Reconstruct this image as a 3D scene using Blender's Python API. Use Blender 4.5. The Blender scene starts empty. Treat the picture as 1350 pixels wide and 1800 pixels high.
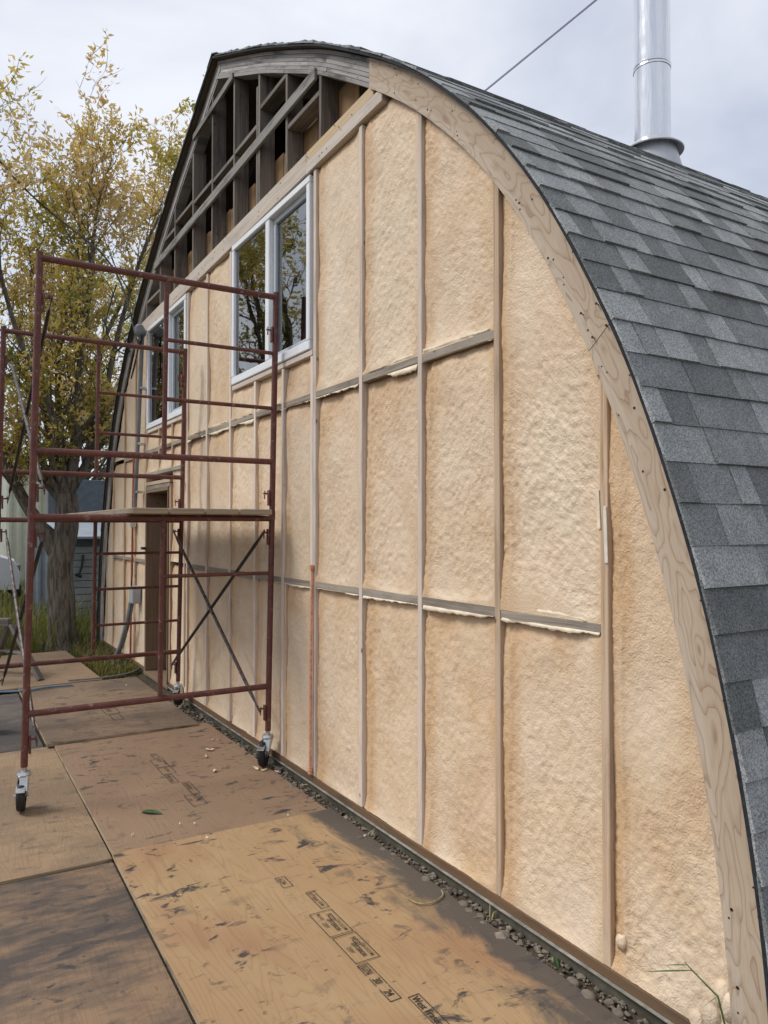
import bpy, bmesh, math, random
import numpy as np
from mathutils import Vector, Matrix

# ------------------------------------------------------------------ camera, sky, sun, exposure
scene = bpy.context.scene
COL = scene.collection
R_ = math.radians
CAM = np.array([0.0, -2.1258, 1.5905])
YAW, PITCH, FPX = 0.541882, 0.019952, 1328.66
Fv = np.array([-math.cos(YAW)*math.cos(PITCH), math.sin(YAW)*math.cos(PITCH), math.sin(PITCH)])
Rv = np.cross(Fv, [0, 0, 1]); Rv /= np.linalg.norm(Rv)
Uv = np.cross(Rv, Fv)
cd = bpy.data.cameras.new('camera')
cd.sensor_fit = 'HORIZONTAL'; cd.sensor_width = 36.0
cd.lens = 36.0*FPX/1350.0
cd.clip_start = 0.05; cd.clip_end = 2000
cam = bpy.data.objects.new('camera', cd); COL.objects.link(cam)
mw = Matrix.Identity(4)
for i in range(3):
    mw[i][0], mw[i][1], mw[i][2], mw[i][3] = Rv[i], Uv[i], -Fv[i], CAM[i]
cam.matrix_world = mw
scene.camera = cam

SUN_EL, SUN_AZ = R_(50), R_(-115)      # azimuth of the sun measured from +x, counter-clockwise
sun_dir = Vector((math.cos(SUN_EL)*math.cos(SUN_AZ), math.cos(SUN_EL)*math.sin(SUN_AZ), math.sin(SUN_EL)))
sl = bpy.data.lights.new('sun', 'SUN'); sl.energy = 1.5; sl.angle = R_(22); sl.color = (1.0, 0.975, 0.94)
so = bpy.data.objects.new('sun', sl); COL.objects.link(so)
so.rotation_euler = (-sun_dir).to_track_quat('-Z', 'Y').to_euler()
so.location = (0, -20, 30)

world = bpy.data.worlds.new('World'); scene.world = world; world.use_nodes = True
wn, wl = world.node_tree.nodes, world.node_tree.links
wn.clear()
w_out = wn.new('ShaderNodeOutputWorld'); w_bg = wn.new('ShaderNodeBackground')
w_sky = wn.new('ShaderNodeTexSky'); w_sky.sky_type = 'NISHITA'; w_sky.sun_disc = False
w_sky.sun_elevation = SUN_EL; w_sky.sun_rotation = math.pi/2 - SUN_AZ
w_tc = wn.new('ShaderNodeTexCoord'); w_map = wn.new('ShaderNodeMapping')
w_map.inputs['Scale'].default_value = (1.0, 1.0, 2.1); w_map.inputs['Rotation'].default_value = (0.2, 0.1, 0.5)
w_n1 = wn.new('ShaderNodeTexNoise'); w_n1.inputs['Scale'].default_value = 2.3; w_n1.inputs['Detail'].default_value = 6
w_n1.inputs['Roughness'].default_value = 0.52; w_n1.inputs['Distortion'].default_value = 0.35
w_rp = wn.new('ShaderNodeValToRGB')
w_rp.color_ramp.elements[0].position = 0.33; w_rp.color_ramp.elements[0].color = (0.355, 0.392, 0.475, 1)
w_rp.color_ramp.elements[1].position = 0.68; w_rp.color_ramp.elements[1].color = (0.595, 0.610, 0.655, 1)
w_mul = wn.new('ShaderNodeVectorMath'); w_mul.operation = 'SCALE'; w_mul.inputs['Scale'].default_value = 10.0
w_mix = wn.new('ShaderNodeMix'); w_mix.data_type = 'RGBA'; w_mix.inputs[0].default_value = 0.93
wl.new(w_tc.outputs['Generated'], w_map.inputs['Vector']); wl.new(w_map.outputs['Vector'], w_n1.inputs['Vector'])
wl.new(w_n1.outputs['Fac'], w_rp.inputs['Fac']); wl.new(w_rp.outputs['Color'], w_mul.inputs[0])
wl.new(w_sky.outputs['Color'], w_mix.inputs[6]); wl.new(w_mul.outputs['Vector'], w_mix.inputs[7])
wl.new(w_mix.outputs[2], w_bg.inputs['Color']); w_bg.inputs['Strength'].default_value = 0.1
wl.new(w_bg.outputs['Background'], w_out.inputs['Surface'])

scene.view_settings.view_transform = 'Standard'; scene.view_settings.look = 'None'
scene.view_settings.exposure = 0.66; scene.view_settings.gamma = 1.0
scene.view_settings.use_curve_mapping = False
scene.render.engine = 'CYCLES'
scene.cycles.use_denoising = True
scene.cycles.max_bounces = 4; scene.cycles.diffuse_bounces = 3; scene.cycles.glossy_bounces = 3; scene.cycles.transparent_max_bounces = 12
scene.cycles.sample_clamp_indirect = 6.0

rng = random.Random(7)
nrng = np.random.default_rng(11)

# ------------------------------------------------------------------ generic helpers
def proj(X):
    V = np.asarray(X, float) - CAM
    z = V @ Fv
    return 675 + FPX*(V @ Rv)/z, 900 - FPX*(V @ Uv)/z, z

def ray(px, py):
    return Fv + Rv*(px-675)/FPX - Uv*(py-900)/FPX
def at_z(px, py, z):
    d = ray(px, py); return CAM + d*((z-CAM[2])/d[2])
def at_y(px, py, y):
    d = ray(px, py); return CAM + d*((y-CAM[1])/d[1])
def at_x(px, py, x):
    d = ray(px, py); return CAM + d*((x-CAM[0])/d[0])

def root_loc(p):
    while p.parent is not None: p = p.parent
    return np.array(p.location)

def empty(name, loc, label, cat, group=None):
    o = bpy.data.objects.new(name, None); COL.objects.link(o)
    o.location = tuple(float(c) for c in loc); o.empty_display_size = 0.2
    o['label'] = label; o['category'] = cat
    if group: o['group'] = group
    return o

def tag(o, label=None, cat=None, group=None, kind=None):
    if label: o['label'] = label
    if cat: o['category'] = cat
    if group: o['group'] = group
    if kind: o['kind'] = kind
    return o

def mobj(name, verts, faces, mat, parent=None, uvs=None, smooth=False, tone=None, tone_dom='FACE', at_base=False):
    """one mesh object from world-space verts; uvs: one per loop"""
    v = np.asarray(verts, float).reshape(-1, 3)
    loc = None
    if parent is not None: v = v - root_loc(parent)
    elif at_base:
        loc = np.array([(v[:, 0].min()+v[:, 0].max())/2, (v[:, 1].min()+v[:, 1].max())/2, v[:, 2].min()])
        v = v - loc
    me = bpy.data.meshes.new(name)
    me.from_pydata(v.tolist(), [], faces if isinstance(faces, list) else faces.tolist())
    if uvs is not None:
        l = me.uv_layers.new(name='UVMap')
        l.data.foreach_set('uv', np.asarray(uvs, np.float32).ravel())
    if smooth: me.polygons.foreach_set('use_smooth', np.ones(len(me.polygons), bool))
    if tone is not None:
        a = me.attributes.new('tone', 'FLOAT', tone_dom); a.data.foreach_set('value', np.asarray(tone, np.float32))
    me.update()
    if mat is not None: me.materials.append(mat)
    o = bpy.data.objects.new(name, me); COL.objects.link(o)
    if parent is not None: o.parent = parent
    elif loc is not None: o.location = tuple(loc)
    return o

class MB:
    """collects boxes and tubes of ONE part"""
    def __init__(s): s.v = []; s.f = []; s.uv = []; s.sm = False
    def add(s, verts, faces, uvs=None):
        n = len(s.v); s.v += [tuple(map(float, p)) for p in verts]
        for f in faces:
            s.f.append([i+n for i in f])
        if uvs is None: uvs = [(0, 0)]*sum(len(f) for f in faces)
        s.uv += uvs
    def beam(s, a, b, w, h, side=(0, 1, 0), bev=0.003, twist=None):
        """box from a to b: w along `side`, h along the third axis"""
        a = np.array(a, float); b = np.array(b, float)
        L = np.linalg.norm(b-a); X = (b-a)/L
        S = np.array(side, float); S = S - X*(S @ X); S /= np.linalg.norm(S); T = np.cross(X, S)
        bm = bmesh.new(); bmesh.ops.create_cube(bm, size=1.0)
        for v in bm.verts: v.co = Vector((v.co.x*L, v.co.y*w, v.co.z*h))
        if bev > 0: bmesh.ops.bevel(bm, geom=list(bm.edges), offset=min(bev, .3*min(w, h)), segments=1, affect='EDGES', profile=0.5)
        bm.verts.index_update()
        mid = (a+b)/2; vs = []; fs = []; uv = []
        for v in bm.verts: vs.append(mid + X*v.co.x + S*v.co.y + T*v.co.z)
        for f in bm.faces:
            fs.append([v.index for v in f.verts]); n = f.normal
            ax = max(range(3), key=lambda k: abs(n[k]))
            for v in f.verts:
                c = v.co
                if ax == 2: uv.append((c.x, c.y))
                elif ax == 1: uv.append((c.x, c.z+w))
                else: uv.append((c.y*.3, c.z+2*w))
        bm.free(); s.add(vs, fs, uv); return s
    def box(s, x0, x1, y0, y1, z0, z1, bev=0.003):
        dx, dy, dz = x1-x0, y1-y0, z1-z0
        cx, cy, cz = (x0+x1)/2, (y0+y1)/2, (z0+z1)/2
        if dx >= dy and dx >= dz: return s.beam((x0, cy, cz), (x1, cy, cz), dy, dz, (0, 1, 0), bev)
        if dz >= dy: return s.beam((cx, cy, z0), (cx, cy, z1), dy, dx, (0, 1, 0), bev)
        return s.beam((cx, y0, cz), (cx, y1, cz), dx, dz, (1, 0, 0), bev)
    def tube(s, pts, r, n=10, cap=True):
        pts = [np.array(p, float) for p in pts]; m = len(pts)
        rr = [r]*m if np.isscalar(r) else list(r)
        vs = []; ref = None; ul = 0; us = []
        for i, p in enumerate(pts):
            t = pts[min(i+1, m-1)] - pts[max(i-1, 0)]; t = t/(np.linalg.norm(t)+1e-9)
            if ref is None:
                ref = np.array([0, 0, 1.]) if abs(t[2]) < .9 else np.array([1., 0, 0])
            a = ref - t*(ref @ t); a /= np.linalg.norm(a); b = np.cross(t, a); ref = a
            if i: ul += np.linalg.norm(p-pts[i-1])
            us.append(ul)
            for k in range(n):
                q = 2*math.pi*k/n
                vs.append(p + rr[i]*(math.cos(q)*a + math.sin(q)*b))
        fs = []; uv = []
        for i in range(m-1):
            for k in range(n):
                k2 = (k+1) % n
                fs.append([i*n+k, i*n+k2, (i+1)*n+k2, (i+1)*n+k])
                c = 2*math.pi*rr[i]/n
                uv += [(us[i], k*c), (us[i], (k+1)*c), (us[i+1], (k+1)*c), (us[i+1], k*c)]
        if cap:
            fs.append(list(range(n))[::-1]); fs.append([(m-1)*n+k for k in range(n)]); uv += [(0, 0)]*(2*n)
        s.add(vs, fs, uv); return s
    def lathe(s, c, prof, n=20, axis=(0, 0, 1)):
        """prof: (radius, height) along axis from c"""
        ax = np.array(axis, float); ax /= np.linalg.norm(ax)
        ref = np.array([1., 0, 0]) if abs(ax[0]) < .9 else np.array([0, 1., 0])
        a = ref - ax*(ref @ ax); a /= np.linalg.norm(a); b = np.cross(ax, a); c = np.array(c, float)
        vs = []; fs = []
        for r, h in prof:
            for k in range(n):
                q = 2*math.pi*k/n; vs.append(c + ax*h + max(r, 1e-4)*(math.cos(q)*a+math.sin(q)*b))
        for i in range(len(prof)-1):
            for k in range(n):
                k2 = (k+1) % n; fs.append([i*n+k, i*n+k2, (i+1)*n+k2, (i+1)*n+k])
        s.add(vs, fs); return s
    def build(s, name, mat, parent=None, smooth=False, at_base=False):
        o = mobj(name, s.v, s.f, mat, parent, s.uv, smooth, at_base=at_base)
        if smooth:
            try: o.data.set_sharp_from_angle(angle=R_(40))
            except Exception: pass
        return o

def vhash(ix, iy, seed):
    h = (ix.astype(np.int64)*374761393 + iy.astype(np.int64)*668265263 + seed*1442695041) & 0xffffffff
    h = ((h ^ (h >> 13))*1274126177) & 0xffffffff
    return ((h ^ (h >> 16)) & 0xffffff)/float(0xffffff)
def vnoise(x, y, seed=0):
    x = np.asarray(x, float); y = np.asarray(y, float)
    ix = np.floor(x); iy = np.floor(y); fx = x-ix; fy = y-iy
    fx = fx*fx*fx*(fx*(fx*6-15)+10); fy = fy*fy*fy*(fy*(fy*6-15)+10)
    a = vhash(ix, iy, seed); b = vhash(ix+1, iy, seed); c = vhash(ix, iy+1, seed); d = vhash(ix+1, iy+1, seed)
    return (a*(1-fx)+b*fx)*(1-fy) + (c*(1-fx)+d*fx)*fy - 0.5
def fbm(x, y, seed=0, octv=3, gain=.5):
    s = 0; a = 1
    for k in range(octv):
        s = s + a*vnoise(x*(2**k)+k*17.3, y*(2**k)-k*9.1, seed+k*31); a *= gain
    return s

# ------------------------------------------------------------------ materials
class G:
    def __init__(s, name):
        s.m = bpy.data.materials.new(name); s.m.use_nodes = True
        s.t = s.m.node_tree; s.t.nodes.clear()
        s.out = s.t.nodes.new('ShaderNodeOutputMaterial')
    def put(s, sock, val):
        if isinstance(val, bpy.types.NodeSocket): s.t.links.new(val, sock)
        elif val is not None:
            if sock.type == 'RGBA' and len(val) == 3: val = (*val, 1)
            sock.default_value = val
    def n(s, typ, props=None, **inp):
        nd = s.t.nodes.new(typ)
        for k, v in (props or {}).items(): setattr(nd, k, v)
        for k, v in inp.items(): s.put(nd.inputs[k.replace('_', ' ')], v)
        return nd
    def math(s, op, a, b=None, clamp=False):
        nd = s.t.nodes.new('ShaderNodeMath'); nd.operation = op; nd.use_clamp = clamp
        s.put(nd.inputs[0], a)
        if b is not None: s.put(nd.inputs[1], b)
        return nd.outputs[0]
    def vm(s, op, a, b=None):
        nd = s.t.nodes.new('ShaderNodeVectorMath'); nd.operation = op
        s.put(nd.inputs[0], a)
        if b is not None: s.put(nd.inputs[1], b)
        return nd.outputs[0]
    def mix(s, f, a, b, mode='MIX'):
        nd = s.t.nodes.new('ShaderNodeMix'); nd.data_type = 'RGBA'; nd.blend_type = mode
        s.put(nd.inputs[0], f); s.put(nd.inputs[6], a); s.put(nd.inputs[7], b); return nd.outputs[2]
    def ramp(s, f, stops, interp='LINEAR'):
        nd = s.t.nodes.new('ShaderNodeValToRGB'); cr = nd.color_ramp; cr.interpolation = interp
        while len(cr.elements) < len(stops): cr.elements.new(0.5)
        for e, (p, c) in zip(cr.elements, stops):
            e.position = p; e.color = (c, c, c, 1) if np.isscalar(c) else (*c, 1)
        s.put(nd.inputs[0], f); return nd.outputs[0]
    def noise(s, vec, scale, detail=3, rough=.5, dist=0.0):
        return s.n('ShaderNodeTexNoise', Vector=vec, Scale=scale, Detail=detail, Roughness=rough, Distortion=dist).outputs['Fac']
    def vor(s, vec, scale, feat='F1', rand=1.0):
        return s.n('ShaderNodeTexVoronoi', {'feature': feat}, Vector=vec, Scale=scale, Randomness=rand)
    def scale(s, vec, xyz): return s.vm('MULTIPLY', vec, xyz)
    def uv(s): return s.n('ShaderNodeTexCoord').outputs['UV']
    def obj(s): return s.n('ShaderNodeTexCoord').outputs['Object']
    def rnd(s): return s.n('ShaderNodeObjectInfo').outputs['Random']
    def attr(s, name): return s.n('ShaderNodeAttribute', {'attribute_name': name}).outputs['Fac']
    def bump(s, h, strength=.5, dist=.01, normal=None):
        return s.n('ShaderNodeBump', Height=h, Strength=strength, Distance=dist, Normal=normal).outputs[0]
    def done(s, col, rough=.8, metal=0.0, normal=None, spec=.3, **kw):
        b = s.t.nodes.new('ShaderNodeBsdfPrincipled')
        s.put(b.inputs['Base Color'], col); s.put(b.inputs['Roughness'], rough); s.put(b.inputs['Metallic'], metal)
        s.put(b.inputs['Specular IOR Level'], spec)
        if normal is not None: s.put(b.inputs['Normal'], normal)
        for k, v in kw.items(): s.put(b.inputs[k.replace('_', ' ')], v)
        s.t.links.new(b.outputs[0], s.out.inputs['Surface']); s.b = b
        return s.m

def m_wood(name, light, dark, knot=(.12, .07, .04), grey=None, grain=1.0, knots=True, var=.25, rough=.8, stain=.0):
    g = G(name); uv = g.uv(); r = g.rnd()
    off = g.n('ShaderNodeCombineXYZ', X=g.math('MULTIPLY', r, 37.7), Y=g.math('MULTIPLY', r, 11.3)).outputs[0]
    v = g.vm('ADD', uv, off)
    n1 = g.noise(g.scale(v, (1.6, 70*grain, 1)), 1.0, 4, .65, .4)
    n2 = g.noise(g.scale(v, (.7, 9, 1)), 1.0, 3, .55)
    col = g.mix(g.ramp(n1, [(.36, 0.), (.62, 1.)]), dark, light)
    if grey is not None:
        col = g.mix(g.ramp(n2, [(.38, 0.), (.62, 1.)]), col, grey)
    else:
        col = g.mix(g.math('MULTIPLY', g.ramp(n2, [(.4, 0.), (.7, 1.)]), .35), col, dark)
    if knots:
        kv = g.vor(g.scale(v, (5.0, 6.5, 1)), 1.0)
        kf = g.math('MULTIPLY', g.ramp(kv.outputs['Distance'], [(.035, .9), (.10, 0.)]), g.ramp(kv.outputs['Color'], [(.35, 0.), (.4, 1.)]))
        col = g.mix(kf, col, knot)
    if stain:
        st = g.noise(g.scale(v, (1.3, 5, 1)), 1.7, 5, .65)
        col = g.mix(g.math('MULTIPLY', g.ramp(st, [(.5, 0.), (.66, 1.)]), stain), col, (.035, .032, .03))
    br = g.math('ADD', g.math('MULTIPLY', r, var), 1-var*.5)
    col = g.vm('SCALE', col); col.node.inputs['Scale'].default_value = 1.0
    src = col.node; g.t.links.new(br, src.inputs['Scale'])
    nb = g.bump(g.math('ADD', n1, g.noise(g.scale(v, (9, 200, 1)), 1.0, 2)), .35, .002)
    return g.done(src.outputs[0], rough, 0, nb)

def m_ply(name, base, line, alt, kscale=1.0, stains=0, dirt=None, dark=.0, tint2=None, strip=False, freq=20.0, us=.42, vs_=4.0, core_r=.05):
    """rotary cut veneer: contour lines of a smooth height field, bent round knots"""
    g = G(name); uv = g.uv(); r = g.rnd()
    off = g.n('ShaderNodeCombineXYZ', X=g.math('MULTIPLY', r, 53.1), Y=g.math('MULTIPLY', r, 17.7)).outputs[0]
    v = g.vm('ADD', uv, off)
    hgt = g.noise(g.scale(v, (us*kscale, vs_*kscale, 1)), 1.0, 2.5, .48, .25)
    kd = g.vor(g.scale(v, (1.1*kscale, 3.2*kscale, 1)), 1.0)
    kn = g.ramp(kd.outputs['Distance'], [(.0, 1.), (.22, 0.)], 'EASE')
    hh = g.math('ADD', hgt, g.math('MULTIPLY', kn, .18))
    ph = g.math('FRACT', g.math('MULTIPLY', hh, freq))
    ln = g.ramp(ph, [(.0, .12), (.55, .03), (.86, .45), (.95, 1.), (1., .12)])
    fine = g.noise(g.scale(v, (5, 150, 1)), 1.0, 3, .6)
    mott = g.noise(g.scale(v, (1.1, 1.6, 1)), 1.0, 4, .6)
    c = g.mix(g.ramp(mott, [(.36, 0.), (.66, 1.)]), base, alt)
    if tint2 is not None:
        c = g.mix(g.ramp(g.noise(g.scale(v, (.8, 1.2, 1)), 1.3, 3), [(.5, 0.), (.62, .75)]), c, tint2)
    if strip:
        sv = g.n('ShaderNodeSeparateXYZ', Vector=uv).outputs[1]
        c = g.mix(g.ramp(g.math('ADD', g.math('MULTIPLY', g.math('ADD', sv, .178), 6.0), g.math('MULTIPLY', g.noise(g.scale(v, (2, 1, 1)), 1.0, 2), .5)), [(.45, .6), (.50, 0.)]), c, (.58, .49, .385))
    c = g.mix(g.math('MULTIPLY', ln, .6 if strip else .5), c, line)
    c = g.mix(g.math('MULTIPLY', g.ramp(fine, [(.42, 0.), (.7, 1.)]), .28), c, line)
    core = g.ramp(kd.outputs['Distance'], [(core_r*.36, 1.), (core_r, 0.)])
    c = g.mix(g.math('MULTIPLY', core, .75), c, (.14, .06, .03))
    if stains:
        # dark mould smears, longer across the sheet, in loose clusters
        sn = g.noise(g.scale(v, (12, 6.5, 1)), 1.0, 5, .66, .7)
        cl = g.noise(g.scale(v, (1.9, 2.3, 1)), 1.0, 3, .6)
        s1 = g.math('MULTIPLY', g.ramp(sn, [(.56, 0.), (.635, 1.)]), g.ramp(cl, [(.38, 0.), (.55, 1.)]))
        big = g.noise(g.scale(v, (2.3, 1.1, 1)), 1.0, 6, .68, .4)
        s2 = g.ramp(big, [(.60, 0.), (.76, 1.)])
        c = g.mix(g.math('MULTIPLY', g.math('MAXIMUM', s1, g.math('MULTIPLY', s2, .75)), stains), c, (.045, .042, .042))
        dots = g.vor(g.scale(v, (16, 11, 1)), 1.0)
        dk = g.math('MULTIPLY', g.ramp(dots.outputs['Distance'], [(.05, 1.), (.13, 0.)]), g.ramp(dots.outputs['Color'], [(.62, 0.), (.66, 1.)]))
        c = g.mix(g.math('MULTIPLY', dk, .75), c, (.05, .04, .035))
    if dark:
        dn = g.math('ADD', g.noise(g.scale(v, (1.3, .8, 1)), 1.0, 4, .6, .5), g.math('MULTIPLY', g.math('SUBTRACT', g.noise(g.scale(v, (17, 5, 1)), 1.0, 4, .65), .5), .45))
        c = g.mix(g.math('MULTIPLY', g.ramp(dn, [(.38, 0.), (.55, 1.)]), dark), c, (.060, .055, .053))
    if dirt is not None:      # trodden soil along one long edge (uv y in metres)
        sx = g.n('ShaderNodeSeparateXYZ', Vector=uv).outputs
        yn = g.math('MULTIPLY', g.math('SUBTRACT', sx[1], .66), 1.8)
        e = g.math('ADD', yn, g.math('MULTIPLY', g.math('SUBTRACT', g.noise(g.scale(v, (2.2, 5, 1)), 1.0, 6, .68, .4), .5), 1.9))
        c = g.mix(g.ramp(e, [(dirt-.15, 0.), (min(.999, dirt+.2), .88)]), c, (.070, .066, .062))
    br = g.math('ADD', g.math('MULTIPLY', fine, .25), .87)
    sc = g.t.nodes.new('ShaderNodeVectorMath'); sc.operation = 'SCALE'; g.put(sc.inputs[0], c); g.t.links.new(br, sc.inputs['Scale'])
    nb = g.bump(g.math('ADD', g.math('MULTIPLY', ln, .5), fine), .3, .0015)
    return g.done(sc.outputs[0], .72, 0, nb, .3)

def m_foam():
    g = G('spray_foam'); o = g.obj()
    a = g.noise(o, 1.5, 4, .6, .3); b = g.noise(o, 5.5, 4, .6)
    col = g.mix(g.ramp(a, [(.34, 0.), (.66, 1.)]), (.775, .635, .47), (.72, .56, .39))
    col = g.mix(g.math('MULTIPLY', g.ramp(b, [(.45, 0.), (.75, 1.)]), .5), col, (.80, .67, .51))
    edge = g.attr('tone')       # browner skin beside the timber, with shade by studs and under blocks painted in
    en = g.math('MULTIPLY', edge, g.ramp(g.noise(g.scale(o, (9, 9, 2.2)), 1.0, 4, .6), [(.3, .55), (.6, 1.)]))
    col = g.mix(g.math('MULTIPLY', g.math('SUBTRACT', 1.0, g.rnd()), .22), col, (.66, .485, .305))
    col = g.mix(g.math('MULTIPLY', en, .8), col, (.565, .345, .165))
    wob = g.n('ShaderNodeTexNoise', Vector=o, Scale=30.0, Detail=2).outputs['Color']
    v = g.vm('ADD', o, g.vm('SCALE', wob)); v.node.inputs[1].links[0].from_node.inputs['Scale'].default_value = .03
    h2 = g.noise(v, 105.0, 2.0, .5, .1)
    h3 = g.noise(v, 38.0, 2, .5)
    h = g.math('MULTIPLY', g.math('ADD', h2, g.math('MULTIPLY', h3, .35)), g.ramp(g.noise(o, 2.6, 3, .6), [(.3, .45), (.68, 1.25)]))
    # resin skin: the bumps keep a hint of shine
    return g.done(col, g.ramp(h2, [(.3, .62), (.7, .42)]), 0, g.bump(h, .58, .008), .4)

def m_simple(name, col, rough=.7, metal=0.0, spec=.3, var=.0, scale=8, bump=0, bscale=60):
    g = G(name); o = g.obj(); c = col
    if var:
        n = g.noise(o, scale, 4, .6)
        c = g.mix(g.ramp(n, [(.35, 0.), (.65, 1.)]), tuple(x*(1-var) for x in col), tuple(min(1, x*(1+var)) for x in col))
    nb = g.bump(g.noise(o, bscale, 3), bump, .004) if bump else None
    return g.done(c, rough, metal, nb, spec)

def m_paint():
    g = G('red_oxide_paint'); o = g.obj()
    n = g.noise(o, 9, 5, .65); f = g.noise(g.scale(o, (1, 1, .35)), 70, 4, .6); s = g.noise(o, 26, 5, .7)
    c = g.mix(g.ramp(n, [(.35, 0.), (.65, 1.)]), (.100, .033, .026), (.150, .055, .043))
    c = g.mix(g.ramp(f, [(.6, 0.), (.7, .6)]), c, (.22, .10, .08))
    c = g.mix(g.ramp(s, [(.60, 0.), (.64, .8)]), c, (.25, .17, .14))
    c = g.mix(g.ramp(g.noise(o, 130, 3, .6), [(.68, 0.), (.71, .8)]), c, (.42, .33, .26))
    c = g.mix(g.ramp(g.noise(o, 40, 4, .7), [(.66, 0.), (.72, .85)]), c, (.05, .03, .025))
    return g.done(c, g.ramp(n, [(.3, .42), (.7, .65)]), 0, g.bump(f, .25, .002), .4)

def m_shingle():
    g = G('asphalt_shingle'); o = g.obj(); t = g.attr('tone')
    base = g.ramp(t, [(0., (.160, .168, .162)), (.45, (.250, .259, .251)), (1., (.360, .370, .360))])
    s1 = g.noise(o, 330, 2, .7); s2 = g.noise(o, 130, 2, .6); s3 = g.noise(o, 11, 4, .6)
    k = g.math('ADD', g.math('MULTIPLY', g.ramp(s1, [(.36, 0.), (.64, 1.)]), .75), g.math('MULTIPLY', g.ramp(s2, [(.36, 0.), (.64, 1.)]), .45))
    k = g.math('ADD', g.math('MULTIPLY', k, 1.25), .22)
    k = g.math('MULTIPLY', k, g.math('ADD', g.math('MULTIPLY', s3, .7), .65))
    sc = g.t.nodes.new('ShaderNodeVectorMath'); sc.operation = 'SCALE'; g.put(sc.inputs[0], base); g.t.links.new(k, sc.inputs['Scale'])
    return g.done(sc.outputs[0], .95, 0, g.bump(s1, .7, .003), .2)

def m_bark():
    g = G('bark'); o = g.obj()
    n = g.noise(g.scale(o, (26, 26, 4)), 1.0, 5, .65, .6); m = g.noise(o, 2.2, 4, .6)
    c = g.mix(g.ramp(n, [(.35, 0.), (.65, 1.)]), (.06, .05, .04), (.22, .19, .155))
    c = g.mix(g.ramp(m, [(.52, 0.), (.7, .5)]), c, (.10, .11, .07))
    return g.done(c, .95, 0, g.bump(n, .9, .02), .1)

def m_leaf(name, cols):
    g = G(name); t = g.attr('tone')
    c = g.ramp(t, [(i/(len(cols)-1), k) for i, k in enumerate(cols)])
    d = g.n('ShaderNodeBsdfPrincipled', Base_Color=c, Roughness=.55)
    tr = g.n('ShaderNodeBsdfTranslucent', Color=g.mix(.2, c, (.6, .5, .05)))
    mx = g.n('ShaderNodeMixShader'); mx.inputs[0].default_value = .5
    g.t.links.new(d.outputs[0], mx.inputs[1]); g.t.links.new(tr.outputs[0], mx.inputs[2])
    g.t.links.new(mx.outputs[0], g.out.inputs['Surface']); return g.m

def m_glass():
    g = G('window_glass')
    fr = g.n('ShaderNodeFresnel', IOR=3.7).outputs[0]
    wob = g.bump(g.noise(g.obj(), 2.2, 2), .03, .05)
    gl = g.n('ShaderNodeBsdfGlossy', Color=(.95, .97, .97), Roughness=.01, Normal=wob)
    tp = g.n('ShaderNodeBsdfTransparent', Color=(.78, .86, .83))
    mx = g.n('ShaderNodeMixShader', Fac=fr)
    g.t.links.new(tp.outputs[0], mx.inputs[1]); g.t.links.new(gl.outputs[0], mx.inputs[2])
    g.t.links.new(mx.outputs[0], g.out.inputs['Surface']); return g.m

def m_steel():
    g = G('stainless_flue'); o = g.obj()
    n = g.noise(g.scale(o, (7, 7, .55)), 1.0, 4, .6, .8)
    return g.done((.72, .73, .75), g.ramp(g.noise(o, 5, 4), [(.3, .10), (.7, .24)]), 1.0, g.bump(n, .55, .03), .5)

def m_ground():
    g = G('soil_and_turf'); o = g.obj()
    a = g.noise(o, .35, 5, .6); b = g.noise(o, 14, 5, .7); c0 = g.noise(o, 60, 3, .6)
    c = g.mix(g.ramp(b, [(.3, 0.), (.7, 1.)]), (.055, .043, .030), (.13, .105, .075))
    far = g.math('GREATER_THAN', -8.8, g.n('ShaderNodeSeparateXYZ', Vector=o).outputs[0])
    c = g.mix(g.math('MULTIPLY', far, g.ramp(a, [(.4, .3), (.55, .85)])), c, (.07, .085, .028))
    return g.done(c, .95, 0, g.bump(c0, .9, .02), .1)

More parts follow.
